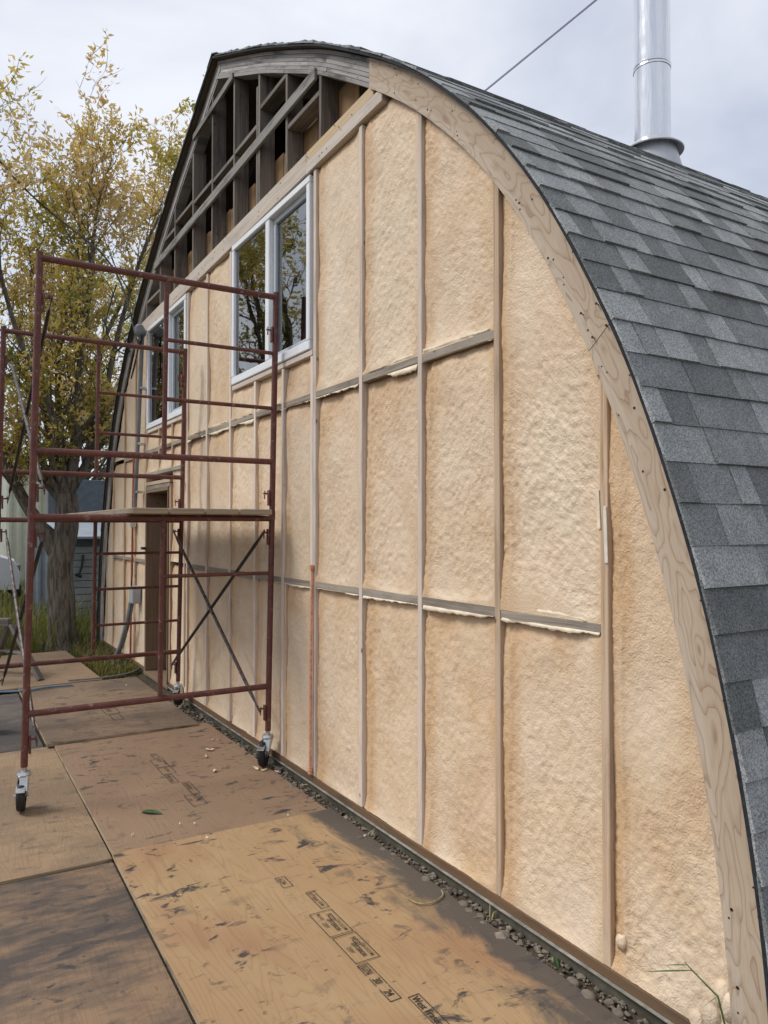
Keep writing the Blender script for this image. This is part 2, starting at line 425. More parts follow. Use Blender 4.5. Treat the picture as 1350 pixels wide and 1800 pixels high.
MAT = dict(
    foam=m_foam(),
    lip=m_simple('foam_skin_flap', (.80, .68, .50), .55, var=.12, scale=25, bump=.4),
    stud=m_wood('new_lumber', (.62, .46, .315), (.36, .23, .13), grey=(.57, .43, .305), var=.25, stain=.3),
    stud_fade=m_wood('faded_lumber', (.74, .635, .53), (.52, .415, .33), grey=(.70, .60, .51), var=.2, stain=.25),
    block=m_wood('grey_block', (.37, .315, .25), (.20, .165, .13), grey=(.36, .31, .255), var=.25, stain=.4),
    header=m_wood('header_lumber', (.64, .55, .45), (.47, .385, .305), grey=(.60, .53, .455), var=.12, stain=.2),
    tan=m_wood('tan_lumber', (.60, .45, .27), (.48, .33, .18), grey=(.56, .43, .29), var=.1),
    plate=m_wood('wet_plate', (.22, .125, .06), (.11, .06, .03), grey=(.16, .10, .055), var=.15, stain=.5),
    old=m_wood('weathered_timber', (.27, .235, .20), (.095, .08, .068), grey=(.185, .155, .13), var=.35, stain=.55, grain=.8),
    oldrail=m_wood('weathered_rail', (.34, .315, .285), (.15, .135, .12), grey=(.24, .225, .205), var=.15, stain=.7, grain=.6),
    lam=m_wood('weathered_lamination', (.50, .47, .44), (.20, .185, .17), grey=(.36, .34, .32), var=.4, stain=.75, knots=False),
    sheath=m_wood('sheathing_board', (.34, .205, .095), (.20, .115, .05), grey=(.27, .165, .08), var=.25),
    jamb=m_wood('brown_jamb', (.26, .175, .11), (.15, .095, .055), grey=(.22, .155, .10), var=.1),
    fascia=m_ply('fascia_plywood', (.54, .44, .325), (.225, .11, .055), (.465, .365, .26), 2.0, strip=True, freq=12.0, us=1.1, vs_=4.0, core_r=.075),
    ply_gold=m_ply('floor_plywood_golden', (.435, .300, .160), (.24, .145, .07), (.375, .240, .125), 1.5, stains=.95, dirt=.72, tint2=(.32, .175, .095)),
    ply_red=m_ply('floor_plywood_reddish', (.305, .205, .130), (.19, .12, .07), (.265, .178, .115), 1.5, stains=.95),
    ply_brown=m_ply('floor_plywood_brown', (.285, .195, .125), (.18, .115, .07), (.235, .165, .11), 1.3, stains=.9, dark=.45),
    ply_tan=m_ply('floor_plywood_worn', (.31, .21, .125), (.20, .125, .07), (.36, .255, .15), 1.3, stains=.6, dark=.3),
    ply_dark=m_ply('floor_plywood_black', (.30, .195, .115), (.16, .10, .06), (.235, .155, .095), 1.5, stains=.9, dark=.85),
    ply_grey=m_ply('floor_plywood_grey', (.15, .125, .105), (.10, .08, .065), (.12, .105, .095), 1.3, stains=.7, dark=.8),
    ply_edge=m_wood('plywood_edge', (.50, .40, .27), (.20, .14, .085), grey=(.36, .27, .17), knots=False, grain=2.0, stain=.8),
    plank=m_wood('scaffold_plank', (.40, .315, .22), (.26, .19, .125), grey=(.36, .30, .23), var=.2, stain=.35),
    grey_saw=m_wood('grey_sawhorse', (.20, .185, .165), (.12, .105, .09), var=.15),
    paint=m_paint(),
    brace=m_simple('dark_brace_steel', (.040, .032, .030), .5, .3, .4, var=.5, scale=14),
    brace_worn=m_simple('worn_brace_steel', (.105, .085, .078), .5, .4, .4, var=.65, scale=34),
    galv=m_simple('zinc_plate', (.52, .53, .53), .36, .9, .5, var=.15, scale=20),
    rubber=m_simple('black_rubber', (.018, .018, .019), .6, 0, .4, var=.3, scale=30),
    white=m_simple('white_vinyl', (.82, .83, .84), .4, 0, .4, var=.04, scale=4),
    sash=m_simple('grey_sash', (.46, .50, .52), .45, 0, .4, var=.05),
    glass=m_glass(),
    curtain=m_simple('curtain', (.20, .235, .225), .9, 0, .1, var=.12, scale=5),
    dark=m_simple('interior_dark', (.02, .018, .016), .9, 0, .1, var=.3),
    shingle=m_shingle(),
    rake=m_simple('bitumen_edge', (.028, .031, .036), .85, 0, .2, var=.3, scale=60),
    deck=m_simple('roof_deck', (.11, .085, .06), .9, 0, .1, var=.2),
    concrete=m_simple('concrete_curb', (.095, .085, .062), .9, 0, .2, var=.35, scale=9, bump=.5),
    flash=m_simple('drip_flashing', (.42, .40, .34), .5, .3, .4, var=.3, scale=14),
    copper=m_simple('copper_pipe', (.72, .34, .20), .45, .25, .5, var=.25, scale=50),
    orange=m_simple('orange_wire', (.45, .11, .05), .6, 0, .3, var=.2),
    pvc=m_simple('grey_conduit', (.21, .215, .22), .55, 0, .3, var=.15),
    box=m_simple('meter_box', (.38, .39, .39), .5, .2, .4, var=.1),
    black=m_simple('black_plastic', (.015, .015, .017), .5, 0, .4),
    blue=m_simple('blue_hose', (.13, .20, .27), .5, 0, .4, var=.2),
    steel=m_steel(),
    flue_grey=m_simple('painted_flashing', (.50, .51, .53), .5, .4, .4, var=.1),
    bark=m_bark(),
    leaf_y=m_leaf('autumn_leaf', [(.23, .25, .055), (.44, .40, .09), (.64, .52, .13), (.76, .57, .19), (.76, .56, .30)]),
    leaf_g=m_leaf('green_leaf', [(.13, .19, .035), (.25, .30, .055), (.42, .41, .075), (.58, .47, .10)]),
    grass=m_leaf('grass_blade', [(.05, .08, .02), (.09, .115, .03), (.17, .155, .06), (.32, .27, .15)]),
    weed=m_simple('weed_leaf', (.055, .105, .035), .55, 0, .3, var=.3, scale=20),
    weed_dry=m_simple('dry_weed', (.33, .27, .13), .8, 0, .2, var=.25, scale=20),
    stone=m_simple('pebble', (.19, .16, .125), .9, 0, .15, var=.5, scale=12, bump=.4),
    ground=m_ground(),
    scrap=m_simple('foam_scrap', (.66, .50, .33), .7, 0, .2, var=.2, scale=30),
    scrap_w=m_simple('pale_scrap', (.72, .66, .56), .7, 0, .2, var=.1, scale=30),
    ink=m_simple('stamp_ink', (.060, .052, .046), .8, 0, .1, var=.55, scale=90),
    wire_blue=m_simple('pale_blue_cable', (.55, .56, .74), .6, 0, .3),
    rib_blue=m_simple('blue_grey_sheet', (.40, .45, .50), .45, .3, .4, var=.12, scale=3),
    rib_cream=m_simple('cream_sheet', (.62, .62, .48), .5, .1, .4, var=.08, scale=3),
    rib_grey=m_simple('grey_siding', (.30, .31, .30), .6, 0, .3, var=.15, scale=4),
    shed_dark=m_simple('dark_shed_wall', (.12, .135, .15), .7, 0, .3, var=.15),
    car_white=m_simple('white_car_paint', (.72, .72, .72), .25, 0, .5),
    chrome=m_simple('wheel_rim', (.45, .46, .47), .35, .8, .5),
    nail=m_simple('nail_steel', (.03, .028, .028), .5, .6, .4),
)

# ------------------------------------------------------------------ arch profile
XC = -6.34
_pp = np.array([(5.085, -.16), (5.075, 0.0), (5.06, .25), (5.02, .59), (4.98, .82), (4.92, 1.12), (4.83, 1.47), (4.735, 1.74), (4.58, 2.15),
                (4.45, 2.40), (4.21, 2.82), (4.03, 3.08), (3.73, 3.44), (3.24, 3.89), (2.79, 4.215), (2.09, 4.665), (1.13, 5.17), (0, 5.70)])
def resample(P, n):
    d = np.r_[0, np.cumsum(np.linalg.norm(np.diff(P, axis=0), axis=1))]
    s = np.linspace(0, d[-1], n); return np.c_[np.interp(s, d, P[:, 0]), np.interp(s, d, P[:, 1])]
PR = resample(_pp, 240)
for _ in range(60):
    Q = PR.copy(); Q[1:-1] = .25*PR[:-2]+.5*PR[1:-1]+.25*PR[2:]; PR = Q
PR = resample(PR, 240)
SL = np.r_[0, np.cumsum(np.linalg.norm(np.diff(PR, axis=0), axis=1))]
STOT = SL[-1]
_tg = np.gradient(PR, axis=0); _tg /= np.linalg.norm(_tg, axis=1)[:, None]
_nm = np.c_[_tg[:, 1], -_tg[:, 0]]                       # outward normal (right half)
def prof(s, off=0.0):
    """(dx, z) on the right half at arc length s from the base, moved outward by off"""
    x = np.interp(s, SL, PR[:, 0]); z = np.interp(s, SL, PR[:, 1])
    nx = np.interp(s, SL, _nm[:, 0]); nz = np.interp(s, SL, _nm[:, 1])
    return x+off*nx, z+off*nz
_si = np.linspace(0, STOT, 500)
def arch_z(x, off):
    """height of the arch line at world x"""
    dx, z = prof(_si, off); a = np.abs(np.asarray(x, float)-XC)
    return np.interp(a, dx[::-1], z[::-1])
def arch_dx(z, off):
    dx, zz = prof(_si, off); return np.interp(z, zz, dx)
def s_at_z0(z): return float(np.interp(z, PR[:, 1], SL))
T_SH, T_FA = -0.030, -0.178         # underside of roofing, inner edge of fascia

def zb_head(x): return 3.855 + (x+7.7)*0.0185   # underside of the header beam (old, slightly out of level)

# ------------------------------------------------------------------ ground
gz = -0.135
me = [(-400, -400, gz), (400, -400, gz), (400, 400, gz), (-400, 400, gz)]
tag(mobj('ground', me, [[0, 1, 2, 3]], MAT['ground']), kind='structure')

# ------------------------------------------------------------------ the barn
barn = empty('barn', (XC, 0, gz), 'gothic arch barn with foam sprayed end wall and grey shingle roof', 'barn')
DEPTH = 12.0

def pbeam(name, mat, *a, parent=barn, **k):
    return MB().beam(*a, **k).build(name, MAT[mat], parent)
def pbox(name, mat, *a, parent=barn, **k):
    return MB().box(*a, **k).build(name, MAT[mat], parent)

# foundation and plates
pbox('foundation', 'concrete', XC-5.05, XC+5.0, .004, .26, gz-.1, -.052, bev=.006)
pbox('drip_flashing', 'flash', -7.80, XC+4.9, -.016, .02, -.051, -.0465, bev=0)
pbox('bottom_plate', 'plate', -7.80, -1.43, -.006, .13, -.046, -.004)
pbox('bottom_plate', 'plate', XC-4.96, -8.77, -.006, .13, -.046, -.004)

# studs: x, bottom, top, material
def stud(x, z0, z1, mat='stud', w=.038, y0=0.0, d=.14, name='stud'):
    lean = rng.uniform(-.006, .006)
    return MB().beam((x, y0+d/2, z0), (x+lean, y0+d/2, z1), d, w, (0, 1, 0), .0025).build(name, MAT[mat], barn)
SA, SB, SC, SD, SE = -1.963, -2.573, -3.183, -3.793, -4.405
SF, SG, SH, SI, SJ = -4.912, -5.452, -6.008, -6.622, -7.215
W1 = (-5.945, -4.460, 2.752, 3.905)       # big window: x0 x1 z0 z1
W2 = (-8.775, -7.255, 2.700, 3.862)
hd = lambda x: float(zb_head(x))-.002
stud(SA, -.004, float(arch_z(SA, T_FA))+.03); stud(SB, -.004, float(arch_z(SB, T_FA))+.03)
stud(SC, -.004, float(arch_z(SC, T_FA))+.03, 'stud_fade'); stud(SD, -.004, hd(SD), 'stud_fade')
stud(SE, -.004, hd(SE), 'stud_fade'); stud(SE-.040, -.004, W1[2]-.045, 'stud_fade')
for x in (SF, SG): stud(x, -.004, W1[2]-.045, 'stud_fade')
stud(SF+.045, -.004, 1.20, 'stud')
stud(SH, -.004, hd(SH), 'stud_fade'); stud(SI, -.004, hd(SI), 'stud_fade'); stud(SJ, -.004, hd(SJ), 'stud_fade')
stud(-7.30, -.004, W2[2]-.045, 'stud')
stud(-7.815, -.004, 2.03, 'stud'); stud(-7.75, 2.21, W2[2]-.045, 'stud'); stud(-8.27, 2.21, W2[2]-.045, 'stud')
stud(-8.83, -.004, hd(-8.83), 'stud'); stud(-9.37, -.004, float(arch_z(-9.37, T_FA))+.02, 'stud')
stud(-9.95, -.004, float(arch_z(-9.95, T_FA))+.02, 'stud'); stud(-10.62, -.004, float(arch_z(-10.62, T_FA))+.02, 'stud')
stud(-11.02, -.004, 1.19, 'stud')

# blocking rows
def block(xa, xb, z, mat='block', d=.09):
    za, zb2 = z+rng.uniform(-.006, .006), z+rng.uniform(-.006, .006)
    return MB().beam((xa, d/2+.002, za), (xb, d/2+.002, zb2), d, .042, (0, 1, 0), .0025).build('block', MAT[mat], barn)
cols_lo = [SA, SB, SC, SD, SE, SF, SG, SH, SI, SJ]
h_ = .0195
for a, b in zip(cols_lo[1:], cols_lo[:-1]):
    if (a, b) == (SE, SD): b_, a_ = b, a
    block(a+h_, b-h_-(.04 if b == SE else 0), 1.222 - (.006 if b == SA else 0))
cols_up = [SB, SC, SD, SE, SF, SG, SH, SI, SJ]
for a, b in zip(cols_up[1:], cols_up[:-1]):
    block(a+h_, b-h_-(.04 if b == SE else 0), 2.445)
for a, b in ((-9.37, -8.83), (-9.95, -9.37), (-10.62, -9.95)):
    block(a+h_, b-h_, 1.20); block(a+h_, b-h_, 2.44) if a > -10.2 else None
block(-7.80, -7.32, 2.445); block(-8.25, -7.77, 2.445); block(-8.81, -8.29, 2.445)

# header beam boards
def header(xa, xb, d0, d1, mat, y=-.012):
    a = (xa, y+.06, float(zb_head(xa))+(d0+d1)/2); b = (xb, y+.06, float(zb_head(xb))+(d0+d1)/2)
    return MB().beam(a, b, .12, d1-d0, (0, 1, 0), .003).build('header_beam', MAT[mat], barn)
header(-9.28, -4.515, .012, .152, 'header')
header(-4.512, -3.535, .006, .086, 'header', -.014)
header(-4.512, -3.635, .0865, .156, 'tan', -.010)
# rough sills under the windows
pbox('window_sill', 'stud_fade', W1[0]-.005, W1[1]+.03, -.004, .13, W1[2]-.043, W1[2]-.006)
pbox('window_sill', 'stud_fade', W2[0]-.0, W2[1]+.0, -.002, .13, W2[2]-.043, W2[2]-.006)

# ------------------------------------------------------------------ spray foam cells
def foam_cell(x0, x1, z0, z1, top=None, rowmode=False, res=.009, seed=1, ledge=1.0):
    """one bay of sprayed foam, proud and hollow as it set"""
    if rowmode:
        nz = max(8, int((z1-z0)/res)); nx = max(8, int((x1-x0)/res))
        V = np.linspace(0, 1, nz+1); U = np.linspace(0, 1, nx+1)
        uu, vv = np.meshgrid(U, V); zz = z0+(z1-z0)*vv
        xr = np.minimum(x1, XC+arch_dx(zz, T_FA)+.03); xx = x0+(xr-x0)*uu
        dl = xx-x0; dr = xr-xx; db = zz-z0; dt = z1-zz
    else:
        nx = max(8, int((x1-x0)/res)); nz = max(6, int((z1-z0)/res))
        U = np.linspace(0, 1, nx+1); V = np.linspace(0, 1, nz+1)
        uu, vv = np.meshgrid(U, V); xx = x0+(x1-x0)*uu
        zt = np.full_like(xx, z1) if top is None else np.minimum(z1, top(xx))
        zz = z0+(zt-z0)*vv
        dl = xx-x0; dr = x1-xx; db = zz-z0; dt = zt-zz
    w1 = .035*(1+1.2*vnoise(zz*3.1, zz*0+seed, seed)); w2 = .03*(1+1.2*vnoise(zz*2.7, zz*0+seed+9, seed+4))
    dg = fbm((xx+zz*.55)*3.2, (zz-xx*.55)*1.3, seed+51, 3)             # sweeps of the spray gun
    y = .013 + .016*fbm(xx*2.1, zz*1.7, seed, 2) + .009*fbm(xx*6, zz*4.6, seed+3, 2) + .009*dg
    y = y + .009*np.exp(-dl/w1)*(1+vnoise(zz*2.3, zz*0, seed+7))      # hollow right of the stud
    rid = .055+.03*vnoise(zz*4.0, zz*0+3, seed+11)
    y = y - (.006+.014*vnoise(zz*1.6, zz*0+1.5, seed+13))*np.exp(-((dl-rid)/.012)**2)   # run line of the gun
    y = y - .016*np.exp(-dr/w2)*(1+1.4*vnoise(zz*3.3, zz*0, seed+17))
    y = y - ledge*.024*np.exp(-db/.035)*(1+1.2*vnoise(xx*6, xx*0, seed+19))
    y = y + .026*np.exp(-dt/.045)
    cr = fbm(xx*46, zz*42, seed+23, 3, .6)
    amp = .0026*(.8+1.0*(fbm(xx*1.3, zz*1.1, seed+5, 2)+.3))
    y = y - amp*cr*1.6 + .0008*vnoise(xx*100, zz*100, seed+29)
    y = np.clip(y, .0015, .085)
    n = nx+1; m = nz+1
    I = np.arange(n*m).reshape(m, n)
    f = np.stack([I[:-1, :-1].ravel(), I[:-1, 1:].ravel(), I[1:, 1:].ravel(), I[1:, :-1].ravel()], 1)
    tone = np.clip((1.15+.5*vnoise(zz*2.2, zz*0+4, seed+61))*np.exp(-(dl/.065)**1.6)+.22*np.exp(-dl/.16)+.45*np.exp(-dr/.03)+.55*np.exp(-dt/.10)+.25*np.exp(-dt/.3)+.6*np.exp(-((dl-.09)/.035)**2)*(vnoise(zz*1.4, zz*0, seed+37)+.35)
                   + 1.0*np.clip(fbm(xx*2.6, zz*1.3, seed+41, 3)-.10, 0, 1) + .5*np.clip(dg*1.2, 0, 1), 0, 1)  # browner rims; shade under blocks and broad shading are painted into tone
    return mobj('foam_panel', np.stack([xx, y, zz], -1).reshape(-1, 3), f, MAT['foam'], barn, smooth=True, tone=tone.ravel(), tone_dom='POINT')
B0, B1, B2 = 1.2, 2.424, 3.0
hw = .017
TOP = lambda x: np.minimum(arch_z(x, T_FA)+.03, zb_head(x)+.02)
ATOP = lambda x: arch_z(x, T_FA)+.03
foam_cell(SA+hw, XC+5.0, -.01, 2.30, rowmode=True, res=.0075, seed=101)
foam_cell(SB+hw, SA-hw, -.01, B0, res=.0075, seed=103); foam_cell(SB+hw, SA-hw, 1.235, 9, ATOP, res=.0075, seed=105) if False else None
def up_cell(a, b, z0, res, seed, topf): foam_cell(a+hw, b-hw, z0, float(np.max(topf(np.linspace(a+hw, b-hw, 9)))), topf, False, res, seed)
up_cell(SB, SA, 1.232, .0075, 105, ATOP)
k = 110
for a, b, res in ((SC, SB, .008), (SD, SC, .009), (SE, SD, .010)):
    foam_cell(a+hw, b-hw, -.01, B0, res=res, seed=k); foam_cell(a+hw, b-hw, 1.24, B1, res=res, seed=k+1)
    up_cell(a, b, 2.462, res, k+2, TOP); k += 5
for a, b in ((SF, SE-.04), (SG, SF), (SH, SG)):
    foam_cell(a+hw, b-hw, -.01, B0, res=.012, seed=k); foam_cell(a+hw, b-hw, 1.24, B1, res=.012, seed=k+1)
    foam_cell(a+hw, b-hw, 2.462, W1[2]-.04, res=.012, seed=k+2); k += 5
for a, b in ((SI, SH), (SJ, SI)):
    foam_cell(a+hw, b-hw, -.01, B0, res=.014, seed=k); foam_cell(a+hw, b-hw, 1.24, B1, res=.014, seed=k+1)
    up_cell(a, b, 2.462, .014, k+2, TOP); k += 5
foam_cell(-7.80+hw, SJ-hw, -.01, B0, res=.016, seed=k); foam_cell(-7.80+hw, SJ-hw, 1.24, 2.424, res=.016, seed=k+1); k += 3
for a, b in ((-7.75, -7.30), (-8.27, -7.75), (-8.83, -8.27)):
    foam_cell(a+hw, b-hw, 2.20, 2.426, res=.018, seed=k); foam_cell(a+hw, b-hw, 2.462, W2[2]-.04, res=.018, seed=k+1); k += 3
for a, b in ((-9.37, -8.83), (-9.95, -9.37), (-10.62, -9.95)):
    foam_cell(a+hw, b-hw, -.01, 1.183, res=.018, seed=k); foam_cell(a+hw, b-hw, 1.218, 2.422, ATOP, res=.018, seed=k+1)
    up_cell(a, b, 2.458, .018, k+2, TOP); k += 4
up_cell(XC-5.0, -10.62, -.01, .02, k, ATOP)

# torn skin flaps where the foam lapped over the blocking
def lip(xa, xb, z, below=True, seed=0, amt=.022):
    n = max(10, int((xb-xa)/.012)); xs = np.linspace(xa, xb, n)
    env = np.clip(vnoise(xs*3.6, xs*0, seed)*1.9+.45, -.25, 1.4); rag = .5*vnoise(xs*30, xs*0+2, seed+3)+.5*vnoise(xs*75, xs*0+2, seed+4)
    dz = amt*np.clip(env+rag*.7, .02, 1.8)
    s = -1 if below else 1
    e = z+s*.0215
    vs = []; fs = []
    for i, x in enumerate(xs):
        o = .004*vnoise(np.array([x*15.]), np.array([1.]), seed+8)[0]
        vs += [(x, .010, e-s*.002), (x, .003+o*.5, e+s*.0005), (x, -.003+o*2.5, e+s*dz[i]), (x, .003+o*2, e+s*(dz[i]+.001)), ]
    for i in range(n-1):
        a = i*4; b = a+4
        for j in range(3): fs.append([a+j, b+j, b+j+1, a+j+1])
    return mobj('foam_flap', vs, fs, MAT['lip'], barn, smooth=True)
sd = 500
for a, b in zip(cols_lo[1:7], cols_lo[:6]):
    lip(a+.03, b-.025, 1.222, True, sd, .018); sd += 9
for a, b in zip(cols_up[1:], cols_up[:-1]):
    lip(a+.022, b-.022-(.04 if b == SE else 0), 2.445, True, sd, .024); sd += 9
    if rng.random() < .8: lip(a+.04, b-.05, 2.445, False, sd, .014); sd += 9
lip(SB+.25, SA-.09, 1.216, False, 77, .020)

# ------------------------------------------------------------------ windows
def make_window(W, mx0, mx1):
    x0, x1, z0, z1 = W
    f = MB(); fw = .05
    f.box(x0, x1, -.013, .075, z1-fw, z1, .006); f.box(x0, x1, -.013, .075, z0, z0+fw+.012, .006)
    f.box(x0, x0+fw, -.0131, .075, z0+fw+.0125, z1-fw-.0005, .006); f.box(x1-fw, x1, -.0131, .075, z0+fw+.0125, z1-fw-.0005, .006)
    f.box(mx0, mx0+.07, -.010, .075, z0+fw+.0125, z1-fw-.0005, .006)
    win = f.build('window', MAT['white'], barn)
    s = MB(); sy0, sy1 = .026, .06; a, b, c, d = mx0+.0705, x1-fw-.001, z0+fw+.013, z1-fw-.001; sw = .042
    s.box(a, b, sy0, sy1, d-sw, d, .004); s.box(a, b, sy0, sy1, c, c+sw, .004)
    s.box(a, a+sw, sy0-.001, sy1, c+sw+.0005, d-sw-.0005, .004); s.box(b-sw*.6, b, sy0-.001, sy1, c+sw+.0005, d-sw-.0005, .004)
    s.build('sash', MAT['sash'], win)
    for (p0, p1, y, q0, q1) in ((x0+fw-.004, mx0+.004, .012, z0+fw+.008, z1-fw+.004), (a+sw-.004, b-sw*.6+.004, .045, c+sw-.004, d-sw+.004)):
        mobj('pane', [(p0, y, q0), (p1, y, q0), (p1, y, q1), (p0, y, q1)], [[0, 1, 2, 3]], MAT['glass'], win)
    xs = np.linspace(mx0+.02, mx0+.02+(x1-mx0)*.62, 40)
    v = []; fs = []
    for i, x in enumerate(xs):
        y = .20+.018*math.sin(i*1.1)+.008*math.sin(i*2.7)
        v += [(x, y, z0-.2), (x, y+.004, z1+.05)]
    for i in range(39): fs.append([2*i, 2*i+2, 2*i+3, 2*i+1])
    mobj('curtain', v, fs, MAT['curtain'], win, smooth=True)
    r = MB()
    X0, X1, Y0, Y1, Z0, Z1 = x0-.02, x1+.02, .13, 1.6, z0-.6, z1+.06
    v = [(X0, Y0, Z0), (X1, Y0, Z0), (X1, Y1, Z0), (X0, Y1, Z0), (X0, Y0, Z1), (X1, Y0, Z1), (X1, Y1, Z1), (X0, Y1, Z1)]
    mobj('blackout_lining', v, [[0, 1, 2, 3], [4, 5, 6, 7], [2, 3, 7, 6], [0, 3, 7, 4], [1, 2, 6, 5]], MAT['dark'], win)  # near-black box added to keep the inside dark behind the glass
    return win
w1 = make_window(W1, -5.225, 0); w2 = make_window(W2, -7.93, 0)
pbox('window_shim', 'plate', W1[0], W1[1]+.02, .0, .06, W1[3]+.003, W1[3]+.012)

# ------------------------------------------------------------------ door
dj = MB()
dj.box(-8.765, -8.725, -.02, .26, -.03, 1.97); dj.box(-7.853, -7.835, -.016, .26, -.03, 1.97)
dj.box(-8.765, -7.835, -.018, .26, 1.972, 2.01)
dj.box(-8.80, -7.80, -.02, .20, -.075, -.032)
door = dj.build('door_frame', MAT['jamb'], barn)
for z, m in ((2.03, 'block'), (2.075, 'stud'), ): pbox('lintel', m, -8.81, -7.80, -.008, .13, z-.018, z+.02)
pbox('lintel', 'block', -8.81, -7.32, -.006, .13, 2.165, 2.205)
for i in range(5):
    x0 = -8.722+i*.1735
    pbox('door_board', 'plate', x0+.002, x0+.1705, .21, .245, -.02, 1.968, parent=door)
pbox('door_latch', 'black', -8.80, -8.70, -.06, -.022, 1.335, 1.365, parent=door)
mobj('blackout_lining', [(-8.80, .27, -.1), (-7.8, .27, -.1), (-7.8, .27, 2.1), (-8.80, .27, 2.1)], [[0, 1, 2, 3]], MAT['dark'], door)  # near-black sheet added behind the door to stand for the unlit inside

# ------------------------------------------------------------------ open gable framing
gx = [-8.86, -8.263, -7.694, -7.076, -6.505, -5.943, -5.387, -4.87, -4.335]
def gst(x, z0, z1, w=.031, d=.125, mat='old'):
    MB().beam((x, d/2+.003, z0), (x, d/2+.003, z1), d, w, (0, 1, 0), .003).build('gable_stud', MAT[mat], barn)
for x in gx:
    gst(x, float(zb_head(x))+.153, float(arch_z(x, T_FA))+.05)
gst(-5.43, float(zb_head(-5.43))+.153, 4.98, .034, .10)
def rail(xa, xb, za, zb2, h, y=-.010, d=.022):
    MB().beam((xa, y, za), (xb, y, zb2), d, h, (0, 1, 0), .003).build('gable_rail', MAT['oldrail'], barn)
rail(-8.44, -4.37, 4.475, 4.525, .080)
rail(-7.02, -5.925, 5.285, 5.315, .056)
def gbl(xa, xb, z, d=.11):
    MB().beam((xa+.019, d/2+.006, z), (xb-.019, d/2+.006, z), d, .036, (0, 1, 0), .003).build('gable_block', MAT['old'], barn)
for i, z in ((2, 4.71), (3, 4.685), (4, 4.665), (5, 4.68), (6, 4.79), (1, 4.66), (7, 4.40), (0, 4.15)): gbl(gx[i], gx[i+1], z) if not (i == 0) else gbl(-8.86, -8.263, 4.18)
# sheathing boards behind the lower bays, near-black planes paint in the unlit loft above
xs = np.arange(-9.3, -3.6, .292)
for i, x in enumerate(xs):
    zt = min(4.40+.02*math.sin(i*3.1), float(arch_z(x+.14, T_FA))-.02)
    if i in (17, 19): zt = float(arch_z(x+.2, T_FA))+.05
    pbox('sheathing_board', 'sheath', x+.004, x+.286, .132, .150, 3.86, zt, bev=.002)
_hw = float(arch_dx(3.86, T_SH))-.02
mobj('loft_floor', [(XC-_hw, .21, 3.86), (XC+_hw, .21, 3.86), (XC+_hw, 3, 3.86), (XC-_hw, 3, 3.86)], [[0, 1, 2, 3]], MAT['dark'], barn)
_ss = np.linspace(s_at_z0(3.8), STOT, 30); _v = []
for q in _ss: dx, z = prof(q, T_SH-.01); _v.append((XC+dx, 2.9, z))
for q in _ss[::-1][1:]: dx, z = prof(q, T_SH-.01); _v.append((XC-dx, 2.9, z))
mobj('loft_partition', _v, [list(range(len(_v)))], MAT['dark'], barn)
for j in range(1, 3):    # rafters of the next arch inside, catching a little light
    for sgn in (1, -1):
        ss = np.linspace(STOT*.55, STOT-.02, 14); v = []; f = []
        for s in ss:
            for off in (T_SH-.03, T_FA):
                dx, z = prof(s, off)
                for yy in (j*.61, j*.61+.05): v.append((XC+sgn*dx, yy, z))
        for i in range(13):
            a = i*4; b = a+4
            f += [[a, b, b+1, a+1], [a+2, b+2, b+3, a+3], [a, b, b+2, a+2], [a+1, b+1, b+3, a+3]]
        mobj('arch_rib', v, f, MAT['old'], barn)

# ------------------------------------------------------------------ arch face boards
def arch_strip(name, mat, sgn, s0, s1, o0, o1, y0, y1, n=60, skew0=0.0, skew1=0.0, ragged=0):
    """curved board between two offsets of the arch, y0 front, y1 back"""
    t = np.linspace(0, 1, n); vs = []; uv = []; fs = []
    for k in t:
        for o_, y in ((o0, y0), (o1, y0), (o1, y1), (o0, y1)):
            q = (o_-o0)/(o1-o0+1e-9)
            s = (s0+skew0*q)*(1-k) + (s1+skew1*q)*k
            dx, z = prof(s, o_); vs.append((XC+sgn*dx, y, z))
    for i in range(n-1):
        a = i*4; b = a+4
        sa, sb = s0+(s1-s0)*t[i], s0+(s1-s0)*t[i+1]
        for j in range(4):
            j2 = (j+1) % 4; q = [a+j, b+j, b+j2, a+j2]
            va = [o0, o1, o1+(y1-y0), o1+(y1-y0)+.2][j]; vb = [o1, o1+(y1-y0), o1+.2, o1+.2+(y1-y0)][j]
            if sgn > 0: q = q[::-1]; fs.append(q); uv += [(sa, vb), (sb, vb), (sb, va), (sa, va)]
            else: fs.append(q); uv += [(sa, va), (sb, va), (sb, vb), (sa, vb)]
    fs.append([0, 1, 2, 3]); fs.append([(n-1)*4+j for j in (3, 2, 1, 0)]); uv += [(0, 0)]*8
    o = mobj(name, vs, fs, MAT[mat], barn, uv)
    return o
def s_at_x(dx): return float(np.interp(-dx, -PR[:, 0], SL))
def s_at_z(z): return float(np.interp(z, PR[:, 1], SL))
s_join = s_at_z(2.33); s_top = s_at_x(2.78)
arch_strip('fascia_board', 'fascia', 1, .0, s_join-.004, T_FA, T_SH-.002, -.020, .002, 60, 0, .03)
arch_strip('fascia_board', 'fascia', 1, s_join, s_top, T_FA, T_SH-.002, -.020, .002, 60, .03, .10)
arch_strip('fascia_board', 'lam', -1, .0, s_at_z(2.2), T_FA, T_SH-.002, -.018, .002, 50)
arch_strip('fascia_board', 'lam', -1, s_at_z(2.2)+.004, s_at_z(3.9), T_FA, T_SH-.002, -.018, .002, 50)
nl = 6; lw = (T_SH-.002-T_FA)/nl
